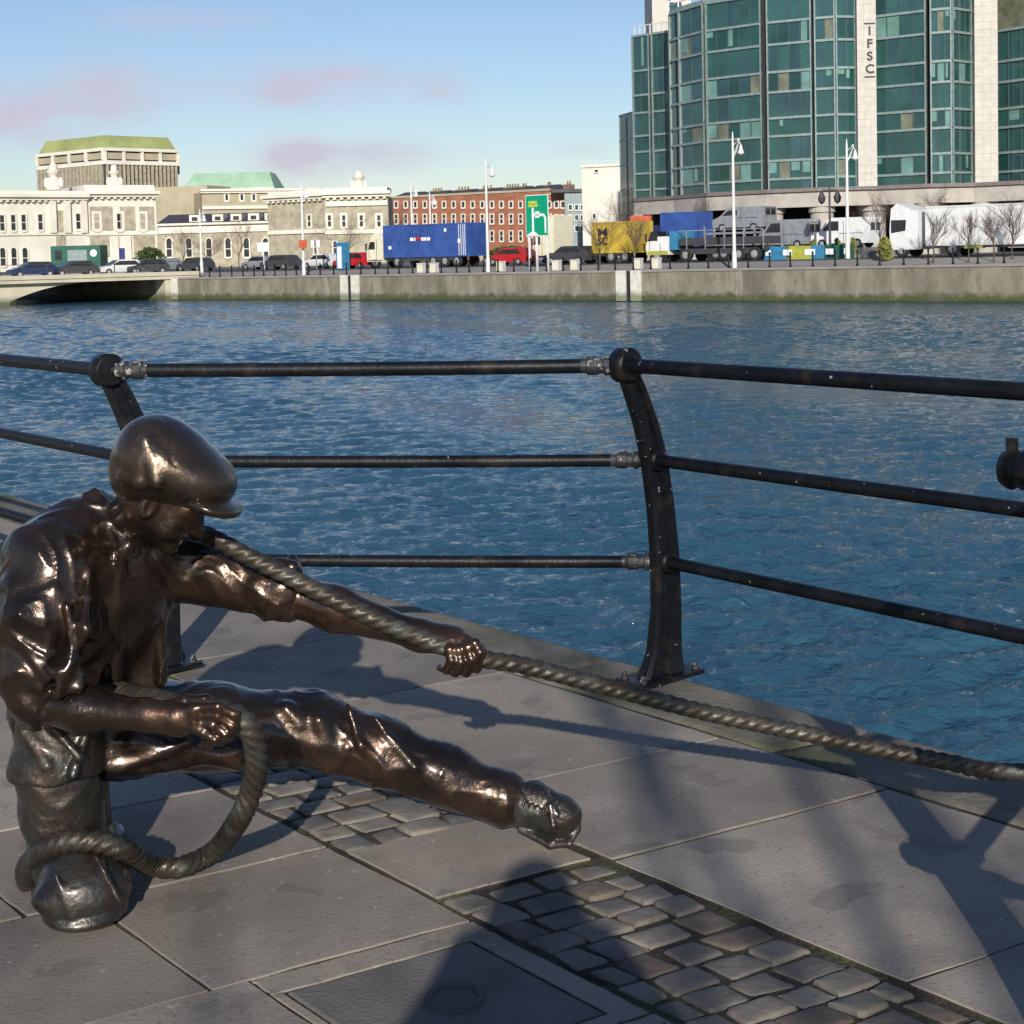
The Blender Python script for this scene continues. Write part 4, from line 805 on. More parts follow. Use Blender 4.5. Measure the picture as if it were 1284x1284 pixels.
r = place('lorry', 862, 16., 'lorry with a royal blue tarpaulin side behind the white cab', 'lorry', 'lorries on the far quay'); p = r.location
L_ = span(826, 892, 16.)-1.6; h1 = zat(p, 266)-p.z; container(r, -L_/2, L_/2, 1.1, h1, 'blue_box', ribs=4); chassis(r, -L_/2, L_/2, [-L_/2+1, -L_/2+2.3, L_/2-1]); cab(r, L_/2+.1, 2.9, col='navy')
# grey car transporter
r = place('car_transporter', 925, 15., 'grey car transporter with a van on its upper deck, in front of the podium columns', 'lorry', 'lorries on the far quay'); p = r.location
L_ = span(893, 957, 15.); m = MB(); m.box(-L_/2, L_/2, -1.2, 1.2, 1.0, 1.25); ud = zat(p, 291)-p.z; m.box(-L_/2, L_/2, -1.2, 1.2, ud-.15, ud)
for k in range(6): a = -L_/2+k*(L_-.1)/5; m.box(a, a+.12, 1.1, 1.2, 1.0, ud+.5)
m.build('deck_frame', M['silver'], r); chassis(r, -L_/2, L_/2, [-L_/2+1.5, -L_/2+2.8, L_/2-1.])
# vans
def van(r, col, L_=5., h=2.1, w=1.95):
    prof = [(-L_/2, .35), (L_/2-.1, .35), (L_/2, .6), (L_/2-.05, .95), (L_/2-.75, 1.25), (L_/2-1.45, h-.05), (L_/2-1.7, h), (-L_/2+.1, h), (-L_/2, h-.15)]
    b_ = MB().extr(prof, -w/2, w/2).build('body', M[col], r); m = MB()
    for s_, e in ((w/2+.003, w/2+.02), (-w/2-.02, -w/2-.003)): m.extr([(L_/2-.95, 1.27), (L_/2-1.5, h-.25), (L_/2-2.25, h-.25), (L_/2-2.25, 1.27)], s_, e)
    m.add([(L_/2-.72, -w/2+.1, 1.29), (L_/2-.72, w/2-.1, 1.29), (L_/2-1.38, w/2-.15, h-.08), (L_/2-1.38, -w/2+.15, h-.08)], [(0, 1, 2, 3)])
    m.build('windows', M['car_glass'], b_)
    for y in (-.75, .08): MB().box(-L_/2-.02, -L_/2-.004, y, y+.67, 1.25, 1.8).build('rear_window', M['car_glass'], b_)
    for x in (L_/2-.9, -L_/2+.95):
        for y in (-w/2+.1, w/2-.08): wheel(r, x, y, .34, .22)
    for y in (-.7, .7): MB().box(L_/2-.06, L_/2+.01, y-.14, y+.14, .75, .95).build('headlight', M['lamp_glow'], r)
    m = MB(); m.box(-L_/2+.5, L_/2-2.3, w/2+.003, w/2+.012, 1.05, 1.09); m.box(-L_/2+2.0, -L_/2+2.03, w/2+.003, w/2+.012, .5, 1.95); m.build('side_trim', M['dark_grey'], b_)
FC = place('raised_forecourt', 1030, 14., None, None, None); bpy.data.objects.remove(FC)
def terr(s0, s1, d0, d1, z):
    m = MB(); m.prism([wq(s0, d0, 0)[:2], wq(s1, d0, 0)[:2], wq(s1, d1, 0)[:2], wq(s0, d1, 0)[:2]], .2, z); return m
sA, sB = sd(*onq(1112, 15).xy)[0], sd(*onq(948, 15).xy)[0]
terr(sA, sB, 11.6, 20, 1.02).build('forecourt', M['far_pavement'], kind='structure')
for u0, u1, col, lb in ((954, 1021, 'silver', 'silver grey panel van parked left of the white van'), (1025, 1097, 'white_paint', 'white panel van parked just left of the bare trees and white articulated lorry')):
    d = 14.; r = place('panel_van', (u0+u1)/2, d, lb, 'van', 'vans on the far quay'); r.location.z = 1.03; van(r, col, span(u0, u1, d)*1.02, 2.2)
r = place('panel_van', 934, 15., 'grey van riding on the upper deck of the car transporter', 'van', 'vans on the far quay'); r.location.z = p.z+ud; van(r, 'silver', 4.6, 1.9)
# white articulated lorry
d = 8.; r = place('articulated_lorry', 1200, d, 'big white articulated lorry with plain white box trailer at the right edge', 'lorry', 'lorries on the far quay'); p = r.location
xL = span(1165, 1200, d); h1 = zat(p, 258)-p.z; h0 = zat(p, 308)-p.z; x1 = xL-.3
o = MB().box(x1-13.4, x1, -1.25, 1.25, h0, h1).build('box_trailer', M['white_paint'], r)
MB().box(x1-13.3, x1-.05, 1.25, 1.29, h0+.02, h0+.14).box(x1-13.4, x1-.0, 1.25, 1.28, h1-.12, h1-.02).build('trim', M['galv'], o)
chassis(r, x1-13, x1+.5, [x1-12, x1-10.7, x1-9.4, x1-1.8], h0)
MB().box(x1-8.5, x1-5.4, 1.0, 1.1, .5, 1.0).build('side_guard', M['galv'], r); MB().box(x1-3.8, x1-2.6, .7, 1.2, .5, 1.05).build('fuel_tank', M['hi_vis'], r)
hc2 = zat(p, 262)-p.z
L2 = span(1127, 1162, d); x0 = x1+.5
prof = [(x0, .5), (x0+L2*.93, .5), (x0+L2, .8), (x0+L2*1.02, 1.75), (x0+L2*.99, 2.55), (x0+L2*.96, 3.2), (x0+L2*.75, 3.55), (x0+.3, hc2), (x0, hc2)]
c_ = MB().extr(prof, -1.22, 1.22).build('cab', M['white_paint'], r)
g_ = MB(); 
for y0, y1 in ((1.225, 1.24), (-1.24, -1.225)): g_.extr([(x0+L2*.45, 1.75), (x0+L2*.6, 1.7), (x0+L2*.96, 1.6), (x0+L2*.96, 2.45), (x0+L2*.42, 2.45)], y0, y1)
g_.add([(x0+L2*1.03, -1.1, 1.65), (x0+L2*1.03, 1.1, 1.65), (x0+L2*1.0, 1.1, 2.55), (x0+L2*1.0, -1.1, 2.55)], [(0, 1, 2, 3)]); g_.build('cab_windows', M['car_glass'], c_)
wheel(r, x0+L2*.6, 1.05); wheel(r, x0+L2*.6, -1.05)
for y in (-.9, .9): MB().box(x0+L2-.02, x0+L2+.04, y-.2, y+.2, .8, 1.05).build('headlight', M['lamp_glow'], c_)
# cars
def car(r, col, L_=4.2, h=1.42, w=1.72, hatch=True):
    prof = [(-L_/2, .3), (L_/2-.05, .3), (L_/2, .55), (L_/2-.1, .72), (L_/2-1.0, .88), (L_/2-1.75, h-.04), (L_/2-2.1, h), (-L_/2+.75, h-.02), (-L_/2+.1, .9), (-L_/2, .7)]
    b_ = MB().extr(prof, -w/2, w/2).build('body', M[col], r); m = MB()
    for y0, y1 in ((w/2+.003, w/2+.015), (-w/2-.015, -w/2-.003)): m.extr([(L_/2-1.15, .92), (L_/2-1.8, h-.12), (-L_/2+.85, h-.12), (-L_/2+.45, .92)], y0, y1)
    m.add([(L_/2-.97, -w/2+.08, .91), (L_/2-.97, w/2-.08, .91), (L_/2-1.70, w/2-.15, h-.05), (L_/2-1.70, -w/2+.15, h-.05)], [(0, 1, 2, 3)]); m.build('windows', M['car_glass'], b_)
    for x in (L_/2-.8, -L_/2+.75):
        for y in (-w/2+.08, w/2-.06): wheel(r, x, y, .31, .2)
CARS = [(642, 8, 'red_paint', 'red car parked between the street lamp and the green road sign', 3), (405, 14, 'white_paint', 'white car parked before the pale pavilion', 0), (447, 8, 'red_paint', 'red car at the cab end of the blue container lorry', 0), (352, 12, 'dark_grey', 'dark car parked left of the orange signed lamp', 0),
        (327, 16, 'silver', 'silver car in front of the arcade', 0), (206, 14, 'silver', 'pale car on the bridge approach beside the shrub', 0), (245, 12, 'dark_grey', 'dark car before the left end of the arcade', 0), (425, 22, 'white_paint', 'white car farther back beside the bare rounded tree', 0), (690, 24, 'silver', 'silver car behind the posts of the green sign', 0), (716, 7.5, 'dark_grey', 'dark car right of the green road sign', 0)]
for u, d, col, lb, _ in CARS: car(place('parked_car', u, d, lb, 'car', 'cars parked on the far quay'), col)
for u, col, lb in ((40, 'navy', 'dark car crossing the bridge at the far left'), (92, 'dark_grey', 'dark car crossing the bridge in front of the green bus'), (150, 'white_paint', 'pale car crossing the bridge in front of the corner doorway'), (182, 'dark_grey', 'dark car crossing the bridge nearest the shrub')):
    # on the bridge deck
    rr = ray(u, 335); den = rr.x*BS.x+rr.y*BS.y; kk = (BP.x*BS.x+BP.y*BS.y+5)/den; P_ = EYE+rr*kk; r = empty('car_on_bridge', (P_.x, P_.y, zt-.15), math.atan2(BD.y, BD.x), lb, 'car', 'cars crossing the bridge'); car(r, col)
# green bus / hoarding lorry
gp = Vector(gY(100, 330, 175)); gp.z = zg(gp.x, gp.y)+.1; r = empty('green_bus', gp, math.radians(175), 'dark green bus with pale round panels in front of the white stone building', 'bus')
L_ = 5.9; hb = zat(gp, 308)-gp.z
MB().box(-L_/2, L_/2, -1.2, 1.2, .5, hb).build('body', M['green_paint'], r); MB().box(-L_/2+1.6, -L_/2+3.9, 1.2, 1.23, 1.3, hb-.5).build('side_panel', M['render_grey'], r); MB().box(L_/2-1.3, L_/2-.5, 1.2, 1.23, 1.4, hb-.5).build('window', M['car_glass'], r)
MB().lathe([(.02, 1.24), (.42, 1.235), (.42, 1.2)], (-L_/2+.8, 0, hb-.9), 14, axis='y').build('round_panel', M['sign_white'], r)
for x in (-1.9, 1.9):
    for y in (-1.05, 1.05): wheel(r, x, y, .48)
# people / small signs on the far bank
def sign_board(u, vt, vb, d, w, col, lb, name='road_sign', cat='sign'):
    p = onq(u, d, vb); h = zat(p, vt)-p.z; r = empty(name, p, FA, lb, cat); MB().lathe([(.05, 0), (.05, h)], n=8).build('post', M['galv'], r); m = MB().box(-w/2, w/2, .05, .09, h-w*.55, h); m.build('panel', M[col], r)
sign_board(331, 304, 330, 10, 1.6, 'sign_white', 'white board sign before the arcade'); sign_board(397, 301, 330, 9, 1.2, 'sign_white', 'white and blue sign right of the orange one')
p = onq(380.5, 2.6); p.z += 0; r = empty('orange_sign', (p.x, p.y, zat(p, 306)), FA, 'orange square warning sign on the street lamp by the pavilion', 'sign'); MB().box(-.5, .5, .0, .05, -.35, .35).build('panel', M['orange'], r); MB().box(-.08, .08, -.35, 0, -.05, .05).build('clamp', M['galv'], r)
p = onq(430, 6.); r = empty('portable_toilet', p, FA, 'light blue portable booth beside the red car and rounded bare tree', 'booth'); h = zat(p, 304)-p.z
MB().box(-.42, .42, -.4, .4, .05, h-.2).extr([(-.45, h-.2), (.45, h-.2), (.35, h), (-.35, h)], -.45, .45).build('shell', M['light_blue'], r); MB().box(-.25, .25, .4, .43, .15, h-.35).build('door', M['sign_white'], r)
# blue and yellow barrier things under the vans, bins and boxes
for i, (u, col, lb) in enumerate(((976, 'light_blue', 'blue skip under the silver van'), (1003, 'hi_vis', 'yellow barrier block under the silver van'), (1032, 'light_blue', 'blue barrier block under the white van, nearest its front'), (1052, 'green_paint', 'green barrier block under the white van'))):
    p = onq(u, 9.); r = empty('traffic_barrier', p, FA, lb, 'barrier', 'barriers below the vans'); m = MB(); m.extr([(-1.1, 0), (1.1, 0), (1.0, .15), (1.0, .85), (.9, .95), (-.9, .95), (-1., .85), (-1., .15)], -.2, .2); m.build('block', M[col], r); MB().box(-.9, -.5, .2, .22, .3, .7).box(.5, .9, .2, .22, .3, .7).build('reflector', M['sign_white'], r)
for u, lb in ((528, 'white utility box below the blue container, left one'), (544, 'white utility box below the blue container, right one'), (628, 'white utility box in front of the red car'), (698, 'white utility box right of the green sign posts'), (721, 'white utility box farthest right of the green sign'), (823, 'white utility box at the right end of the yellow container'), (800, 'white utility box below the yellow container')):
    p = onq(u, 1.2); r = empty('utility_box', p, FA, lb, 'cabinet', 'white boxes along the far quay'); MB().box(-.3, .3, -.2, .2, .05, .75).extr([(-.34, .75), (.34, .75), (.28, .82), (-.28, .82)], -.24, .24).build('cabinet', M['white_paint'], r); MB().box(-.27, .27, .2, .215, .1, .7).build('door', M['cream'], r)
# ================================================================== BUILDINGS
def plane_px(u0, Y0, u1, Y1, v=300):
    a, b_ = gY(u0, v, Y0), gY(u1, v, Y1); return Plane(a.xy, b_.xy)
def wnd(root, pl, u, v0, v1, wpx, frame='stone_white', pane='win_dark', arch=False, fr=.14):
    s_, z1 = pl.px(u, v0); _, z0 = pl.px(u, v1); w = wpx/FP*gY(u, v0, (EYE+ray(u, v0)*((pl.A.dot(pl.n))/(ray(u, v0).x*pl.n.x+ray(u, v0).y*pl.n.y))).y).y/2*1.0
    cosf = abs(pl.n.y); w = w/max(.3, cosf)
    m = MB(); m.pan(pl, s_-w-fr, s_-w, z0-fr, z1+fr, -.05, .14); m.pan(pl, s_+w, s_+w+fr, z0-fr, z1+fr, -.05, .14); 
    if not arch: m.pan(pl, s_-w, s_+w, z1, z1+fr, -.05, .14)
    else:
        n = 10; c = [((w+fr)*math.cos(math.pi*k/n), (w+fr)*math.sin(math.pi*k/n)) for k in range(n+1)]; m.add([pl.at(s_+a, z1+z, .045) for a, z in c], [tuple(range(n+1))[::-1]])
    m.pan(pl, s_-w, s_+w, z0-fr*1.5, z0, -.05, .2)
    if z1-z0 > 1.2: m.pan(pl, s_-w+.011, s_+w-.011, (z0+z1)/2-.05, (z0+z1)/2+.05, .052, .09)
    o = m.build('window', M[frame], root, world=True)
    m = MB(); m.pan(pl, s_-w+.01, s_+w-.01, z0+.01, z1-.01, -.04, .05)
    if arch:
        n = 8; c = [(s_+w*math.cos(math.pi*k/n), z1+w*math.sin(math.pi*k/n)) for k in range(n+1)]; vs = [pl.at(a, z, .052) for a, z in c]; m.add(vs, [tuple(range(n+1))[::-1]])
    m.build('pane', M[pane], o, world=True)
def wall(root, pl, s0, s1, z0, z1, depth, m='stone_white', d=0, name='wall'): return MB().pan(pl, s0, s1, z0, z1, d-depth, d).build(name, M[m], root, world=True)
def cornice(root, pl, s0, s1, z, h=.5, out=.7, m='stone_white', dent=True, name='cornice'):
    q = MB(); q.pan(pl, s0-.3, s1+.3, z, z+h*.45, -.2, out*.6); q.pan(pl, s0-.4, s1+.4, z+h*.45, z+h, -.2, out)
    if dent:
        n = int((s1-s0)/.95)
        for k in range(n): a = s0+(s1-s0)*(k+.3)/n; q.pan(pl, a, a+.42, z-.3, z-.01, -.1, out*.5)
    return q.build(name, M[m], root, world=True)
# ---- white stone building, left (pavilion + long wing)
Yc = 228.
ch = empty('custom_house', (-60, 235, 0), 0, 'long white classical stone building with urns at the left edge', 'building')
pl1 = plane_px(108, Yc, 197, Yc+6); pl0 = plane_px(-70, Yc-14, 108, Yc)
for pl, uu in ((pl1, 150), (pl0, 50)):
    zb = zg(pl.A.x, pl.A.y)-.5
    _, zc = pl.px(uu, 247 if pl is pl1 else 251); _, zp = pl.px(uu, 232 if pl is pl1 else 239)
    wall(ch, pl, 0 if pl is pl1 else 0, pl.L, zb, zc, 22); cornice(ch, pl, 0, pl.L, zc, .9, 1.1); wall(ch, pl, .1, pl.L-.1, zc+.9, zp, 21.5, name='parapet')
    _, zs = pl.px(uu, 292); q = MB(); q.pan(pl, .01, pl.L-.01, zs-.35, zs, -.05, .22); q.build('string_course', M['stone_white'], ch, world=True)
# rubble panels on pavilion upper floor / right ground floor
for (u0, u1, v0, v1) in ((112, 142, 259, 289), (150, 170, 259, 289), (174, 194, 259, 289), (112, 138, 296, 322), (167, 195, 296, 330)):
    s0, z1 = pl1.px(u0, v0); s1, z0 = pl1.px(u1, v1); MB().pan(pl1, s0, s1, z0, z1, -.05, .06).build('rubble_panel', M['stone_rough'], ch, world=True)
for u in (121, 149.5, 178.5): wnd(ch, pl1, u, 268, 287, 5.5, fr=.35)
for u in (97.5, 50, 29, 16, 2): wnd(ch, pl0, u, 268+(100-u)*.02, 287+(100-u)*.02, 4.2, fr=.22)
s0, z1 = pl0.px(74, 264); MB().pan(pl0, s0-.7, s0+.9, pl0.px(74, 312)[1], z1, -.05, .05).build('door_recess', M['stone_rough'], ch, world=True)
for u in (66, 84, 105): s0, z0 = pl0.px(u, 292); MB().pan(pl0, s0-.5, s0+.5, z0, pl0.px(u, 252)[1]-.01, -.05, .5).build('pilaster', M['stone_white'], ch, world=True)
for u in (3, 17, 31): wnd(ch, pl0, u, 314, 333, 5, fr=.2, arch=True)
s0, z1 = pl1.px(152, 311); MB().pan(pl1, s0-.75, s0+.75, pl1.px(152, 334)[1], z1, -.05, .12).build('door', M['door_blue'], ch, world=True)
for u in (144, 160): s0, _ = pl1.px(u, 311); MB().pan(pl1, s0-.5, s0+.5, zb, pl1.px(u, 296)[1], -.05, .35).build('pilaster', M['stone_white'], ch, world=True)
def urn(root, pl, u, vb, vt, wide):
    s_, z0 = pl.px(u, vb); _, z1 = pl.px(u, vt); h = z1-z0; c = pl.at(s_, z0, -1.2)
    q = MB(); q.lathe([(wide*1.0, -.2), (wide*1.0, h*.12), (wide*.7, h*.16), (wide*.75, h*.4), (wide*.45, h*.45), (wide*.8, h*.6), (wide*.9, h*.68), (wide*.5, h*.74), (wide*.55, h*.86), (wide*.2, h)], c, 12)
    for e in (-1, 1): q.lathe([(.05, 0), (wide*.33, h*.08), (wide*.35, h*.3), (wide*.15, h*.42)], c+Vector((e*wide*.95, 0, 0)), 8)
    q.build('urn', M['stone_white'], root, world=True)
urn(ch, pl0, 72, 236, 203, 1.15); urn(ch, pl1, 147, 233, 206, 1.0)
# ---- modern tower behind with olive roof
Yt = 380.; lt = empty('octagonal_office', (-170, 390, 0), 0, 'low octagonal concrete office block with a yellow green roof, behind the white stone building', 'building')
pa, pb, pc = gY(50, 250, Yt+14), gY(133, 250, Yt-4), gY(224, 250, Yt+10)
P1, P2 = Plane(pa.xy, pb.xy), Plane(pb.xy, pc.xy)
zr = gY(133, 190, Yt)[2]; z_f = lambda v: gY(133, v, Yt-4).z
back = [Vector(pc.xy)*1.1, Vector(pa.xy)*1.1]; poly = [pa.xy, pb.xy, pc.xy]+back
MB().prism(poly, 0, z_f(192)).build('core', M['dark_grey'], lt, world=True)
cen = sum((Vector(p_) for p_ in poly), Vector((0, 0)))/5
def scl(k): return [cen+(Vector(p_)-cen)*k for p_ in poly]
MB().prism(scl(1.03), z_f(206), z_f(201)).prism(scl(1.035), z_f(189), z_f(185)).build('floor_slab', M['stone_white'], lt, world=True)
q = MB(); a_ = scl(.99); b_ = scl(.88); n = 5; q.add([(p_[0], p_[1], z_f(185)) for p_ in a_]+[(p_[0], p_[1], z_f(168)) for p_ in b_], [(i, (i+1) % n, n+(i+1) % n, n+i) for i in range(n)]+[tuple(range(n, 2*n))]); q.build('roof', M['roof_olive'], lt, world=True)
for P_ in (P1, P2):
    for k in range(5):
        a = P_.L*k/4; MB().pan(P_, a-.35, a+.35, z_f(201), z_f(189), -.5, .7).build('column', M['stone_white'], lt, world=True)
    q = MB(); q.pan(P_, 0, P_.L, z_f(199), z_f(191), -.2, .3); q.build('clerestory', M['stone_beige'], lt, world=True)
    q = MB()
    for k in range(18): a = P_.L*(k+.2)/18; q.pan(P_, a, a+P_.L/45, z_f(236), z_f(206.5), -.2, .8)
    q.build('fins', M['stone_rough'], lt, world=True)
# ---- beige block with green copper roof behind
bb = empty('copper_roofed_block', (-90, 300, 0), 0, 'beige stone block with a pale green copper roof behind the arcade', 'building')
pl = plane_px(190, 300, 262, 296); pl2 = plane_px(255, 288, 400, 296)
wall(bb, pl, 0, pl.L, 0, pl.px(215, 234)[1], 20, 'stone_beige'); wall(bb, pl2, 0, pl2.L, 0, pl2.px(300, 240)[1], 20, 'stone_beige'); cornice(bb, pl2, 0, pl2.L, pl2.px(300, 242)[1], .8, .8, dent=False); MB().pan(pl2, 0, pl2.L, pl2.px(300, 262)[1], pl2.px(300, 258)[1], -.1, .4).build('string_course', M['stone_white'], bb, world=True)
plr = plane_px(232, 305, 346, 305); z0, z1 = plr.px(290, 236)[1], plr.px(290, 215)[1]
q = MB(); q.add([plr.at(0, z0, 0), plr.at(plr.L, z0, 0), plr.at(plr.L, z0, -16), plr.at(0, z0, -16), plr.at(1.5, z1, -4), plr.at(plr.L-1.5, z1, -4), plr.at(plr.L-1.5, z1, -12), plr.at(1.5, z1, -12)], [(0, 1, 5, 4), (1, 2, 6, 5), (2, 3, 7, 6), (3, 0, 4, 7), (4, 5, 6, 7)]); q.build('roof', M['copper_green'], bb, world=True)
wall(bb, plr, 0, plr.L, 0, z0, 15, 'stone_white')
for u in (284, 303, 318): wnd(bb, pl2, u, 243.5, 251, 3, fr=.3)
# ---- arcaded low building
ar = empty('arcaded_building', (-60, 225, 0), 0, 'two storey stone arcade with a dark slate roof and white dormers', 'building')
pl = plane_px(199, 216, 384, 214); zb = 0
zw = pl.px(290, 281)[1]; zr0 = pl.px(290, 279)[1]; zr1 = pl.px(290, 266)[1]
wall(ar, pl, 0, pl.L, zb, zw, 14, 'stone_rough'); MB().pan(pl, -.2, pl.L+.2, zw-.0, zw+.3, -.1, .5).pan(pl, 0, pl.L, pl.px(290, 291)[1], pl.px(290, 283)[1], -.1, .25).build('frieze', M['stone_white'], ar, world=True)
q = MB(); q.add([pl.at(-.2, zw+.3, .3), pl.at(pl.L+.2, zw+.3, .3), pl.at(pl.L+.2, zw+.3, -14), pl.at(-.2, zw+.3, -14), pl.at(0, zr1, -5), pl.at(pl.L-6, zr1, -5)], [(0, 1, 5, 4), (1, 2, 5), (2, 3, 4, 5), (3, 0, 4), (0, 3, 2, 1)]); q.build('roof', M['slate'], ar, world=True)
for u in (243, 272, 295, 317, 338):
    s0, _ = pl.px(u, 275); o = MB().pan(pl, s0-.8, s0+.8, zw+.35, zr1-.25, -3, -.4).build('dormer', M['stone_white'], ar, world=True); MB().pan(pl, s0-.42, s0+.42, zw+.6, zr1-.55, -.5, -.37).build('pane', M['win_dark'], o, world=True)
for u in (212, 286, 309, 333, 355, 375, 237, 262): wnd(ar, pl, u, 302, 322, 6.5, arch=True, fr=.18)
# ---- right pavilion
rp_ = empty('stone_pavilion', (-30, 215, 0), 0, 'pale stone corner pavilion with urn and heavy cornice, left of the brick terrace', 'building')
plB = plane_px(408, 205, 488, 205); plA = plane_px(337, 211, 408, 205)
for pl, u in ((plA, 375), (plB, 450)):
    zc = pl.px(u, 250.5 if pl is plA else 247)[1]; zp = pl.px(u, 239 if pl is plA else 235)[1]; zb = 0
    wall(rp_, pl, 0, pl.L, zb, zc, 8, 'stone_rough'); cornice(rp_, pl, 0, pl.L, zc, .8, 1.); wall(rp_, pl, .1, pl.L-.1, zc+.8, zp, 7.5, name='parapet')
    MB().pan(pl, 0, pl.L, pl.px(u, 293)[1], pl.px(u, 288)[1], -.1, .25).build('string_course', M['stone_white'], rp_, world=True)
MB().pan(plB, .2, plB.L-.1, plB.px(450, 258)[1], plB.px(450, 252)[1], -.1, .3).build('frieze', M['stone_white'], rp_, world=True)
for u in (406.5-0+1, 431, 453, 475): wnd(rp_, plB, u if u > 410 else 413, 270, 284, 4, fr=.3)
for u in (388,): wnd(rp_, plA, u, 270, 284, 4, fr=.2)
for u in (396, 420, 470): wnd(rp_, plB if u > 408 else plA, u, 303, 318, 4, fr=.2)
urn(rp_, plB, 449, 236, 214, 1.0)
# ---- brick terrace
bt = empty('brick_terrace', (-10, 245, 0), 0, 'red brick Georgian terrace with white window reveals and many chimneys', 'building')
pl = plane_px(487, 250, 690, 232); pl9 = plane_px(690, 232, 712, 231)
for P_ in (pl, pl9):
    u = 590 if P_ is pl else 700; zt2 = P_.px(u, 244)[1]; wall(bt, P_, 0, P_.L, 0, zt2, 10, 'brick'); MB().pan(P_, -.05, P_.L+.05, zt2, zt2+.35, -.5, .15).build('parapet', M['stone_beige'], bt, world=True)
zt2 = pl.px(590, 244)[1]
for u in list(range(497, 690, 12)):
    for v0, v1 in ((253, 260), (269, 280), (290, 302)): wnd(bt, pl, u, v0, v1, 3.6, frame='stone_white', fr=.16)
for u in (698, 706): 
    for v0, v1 in ((253, 260), (270, 280)): wnd(bt, pl9, u, v0, v1, 4, frame='stone_white', fr=.16)
for k, (u, w) in enumerate(((531, 16), (564, 18), (594, 15), (626, 20), (641, 8), (694, 8), (672, 7))):
    s0 = pl.sp(u) if u < 690 else pl.L+1; ww = w/FP*240/2/.95; o = MB().pan(pl, s0-ww, s0+ww, zt2-.5, zt2+1.0, -5, -3.4).build('chimney', M['chimney_pot'], bt, world=True)
    q = MB()
    for j in range(max(2, w//4)): q.lathe([(.16, 0), (.13, .5), (.16, .55)], pl.at(s0-ww+.3+(2*ww-.6)*j/(max(2, w//4)-1), zt2+1.0, -4.2), 6)
    q.build('chimney_pots', M['chimney_pot'], o, world=True)
q = MB()
for k in range(6):
    s0, s1 = pl.L*k/6, pl.L*(k+1)/6; q.add([pl.at(s0, zt2, -.4), pl.at(s1, zt2, -.4), pl.at(s1, zt2, -8), pl.at(s0, zt2, -8), pl.at(s0+.5, zt2+1.1, -4.2), pl.at(s1-.5, zt2+1.1, -4.2)], [(0, 1, 5, 4), (1, 2, 5), (2, 3, 4, 5), (3, 0, 4)])
q.build('roof', M['slate'], bt, world=True)
# ---- grey modern infill and white building
gi = empty('grey_infill_building', (20, 228, 0), 0, 'narrow grey green modern building squeezed between brick terrace and white gable', 'building')
pl = plane_px(709, 229, 734, 229); wall(gi, pl, 0, pl.L, 0, pl.px(720, 241)[1], 10, 'render_grey'); MB().pan(pl, -2, pl.L, pl.px(720, 241)[1], pl.px(720, 237)[1], -9, .4).build('roof', M['slate'], gi, world=True)
for v0, v1 in ((257, 263), (270, 276), (283, 290)):
    for u in (715, 723, 730): wnd(gi, pl, u, v0, v1, 4, frame='stone_white', pane='glass_blue', fr=.12)
wb = empty('white_gabled_building', (25, 215, 0), 0, 'tall plain white rendered building beside the glass office block', 'building')
pl = plane_px(731, 209, 800, 206); wall(wb, pl, 0, pl.L, 0, pl.px(760, 209)[1], 14, 'render_white'); MB().pan(pl, -.1, pl.L, pl.px(760, 209)[1], pl.px(760, 205.5)[1], -.8, .2).build('parapet', M['render_white'], wb, world=True)
q = MB()
for k in range(9): a = pl.L*k/8; q.pan(pl, a-.04, a+.04, pl.px(760, 205.5)[1], pl.px(760, 201)[1], -.4, -.3)
q.pan(pl, 0, pl.L, pl.px(760, 201.5)[1], pl.px(760, 201)[1], -.4, -.3); q.build('roof_railing', M['galv'], wb, world=True)
wnd(wb, pl, 748, 213, 216, 4, fr=.1); wnd(wb, pl, 745.5, 268, 274, 3, fr=.1)
bk = empty('low_shop_row', (0, 210, 0), 0, 'low cream sheds behind the lorries at the foot of the brick terrace', 'building')
pl = plane_px(600, 205, 668, 200); wall(bk, pl, 0, pl.L, 0, pl.px(630, 317)[1], 6, 'stone_rough'); MB().pan(pl, -.2, pl.L+.2, pl.px(630, 317)[1], pl.px(630, 315.5)[1], -6, .3).build('roof', M['slate'], bk, world=True)
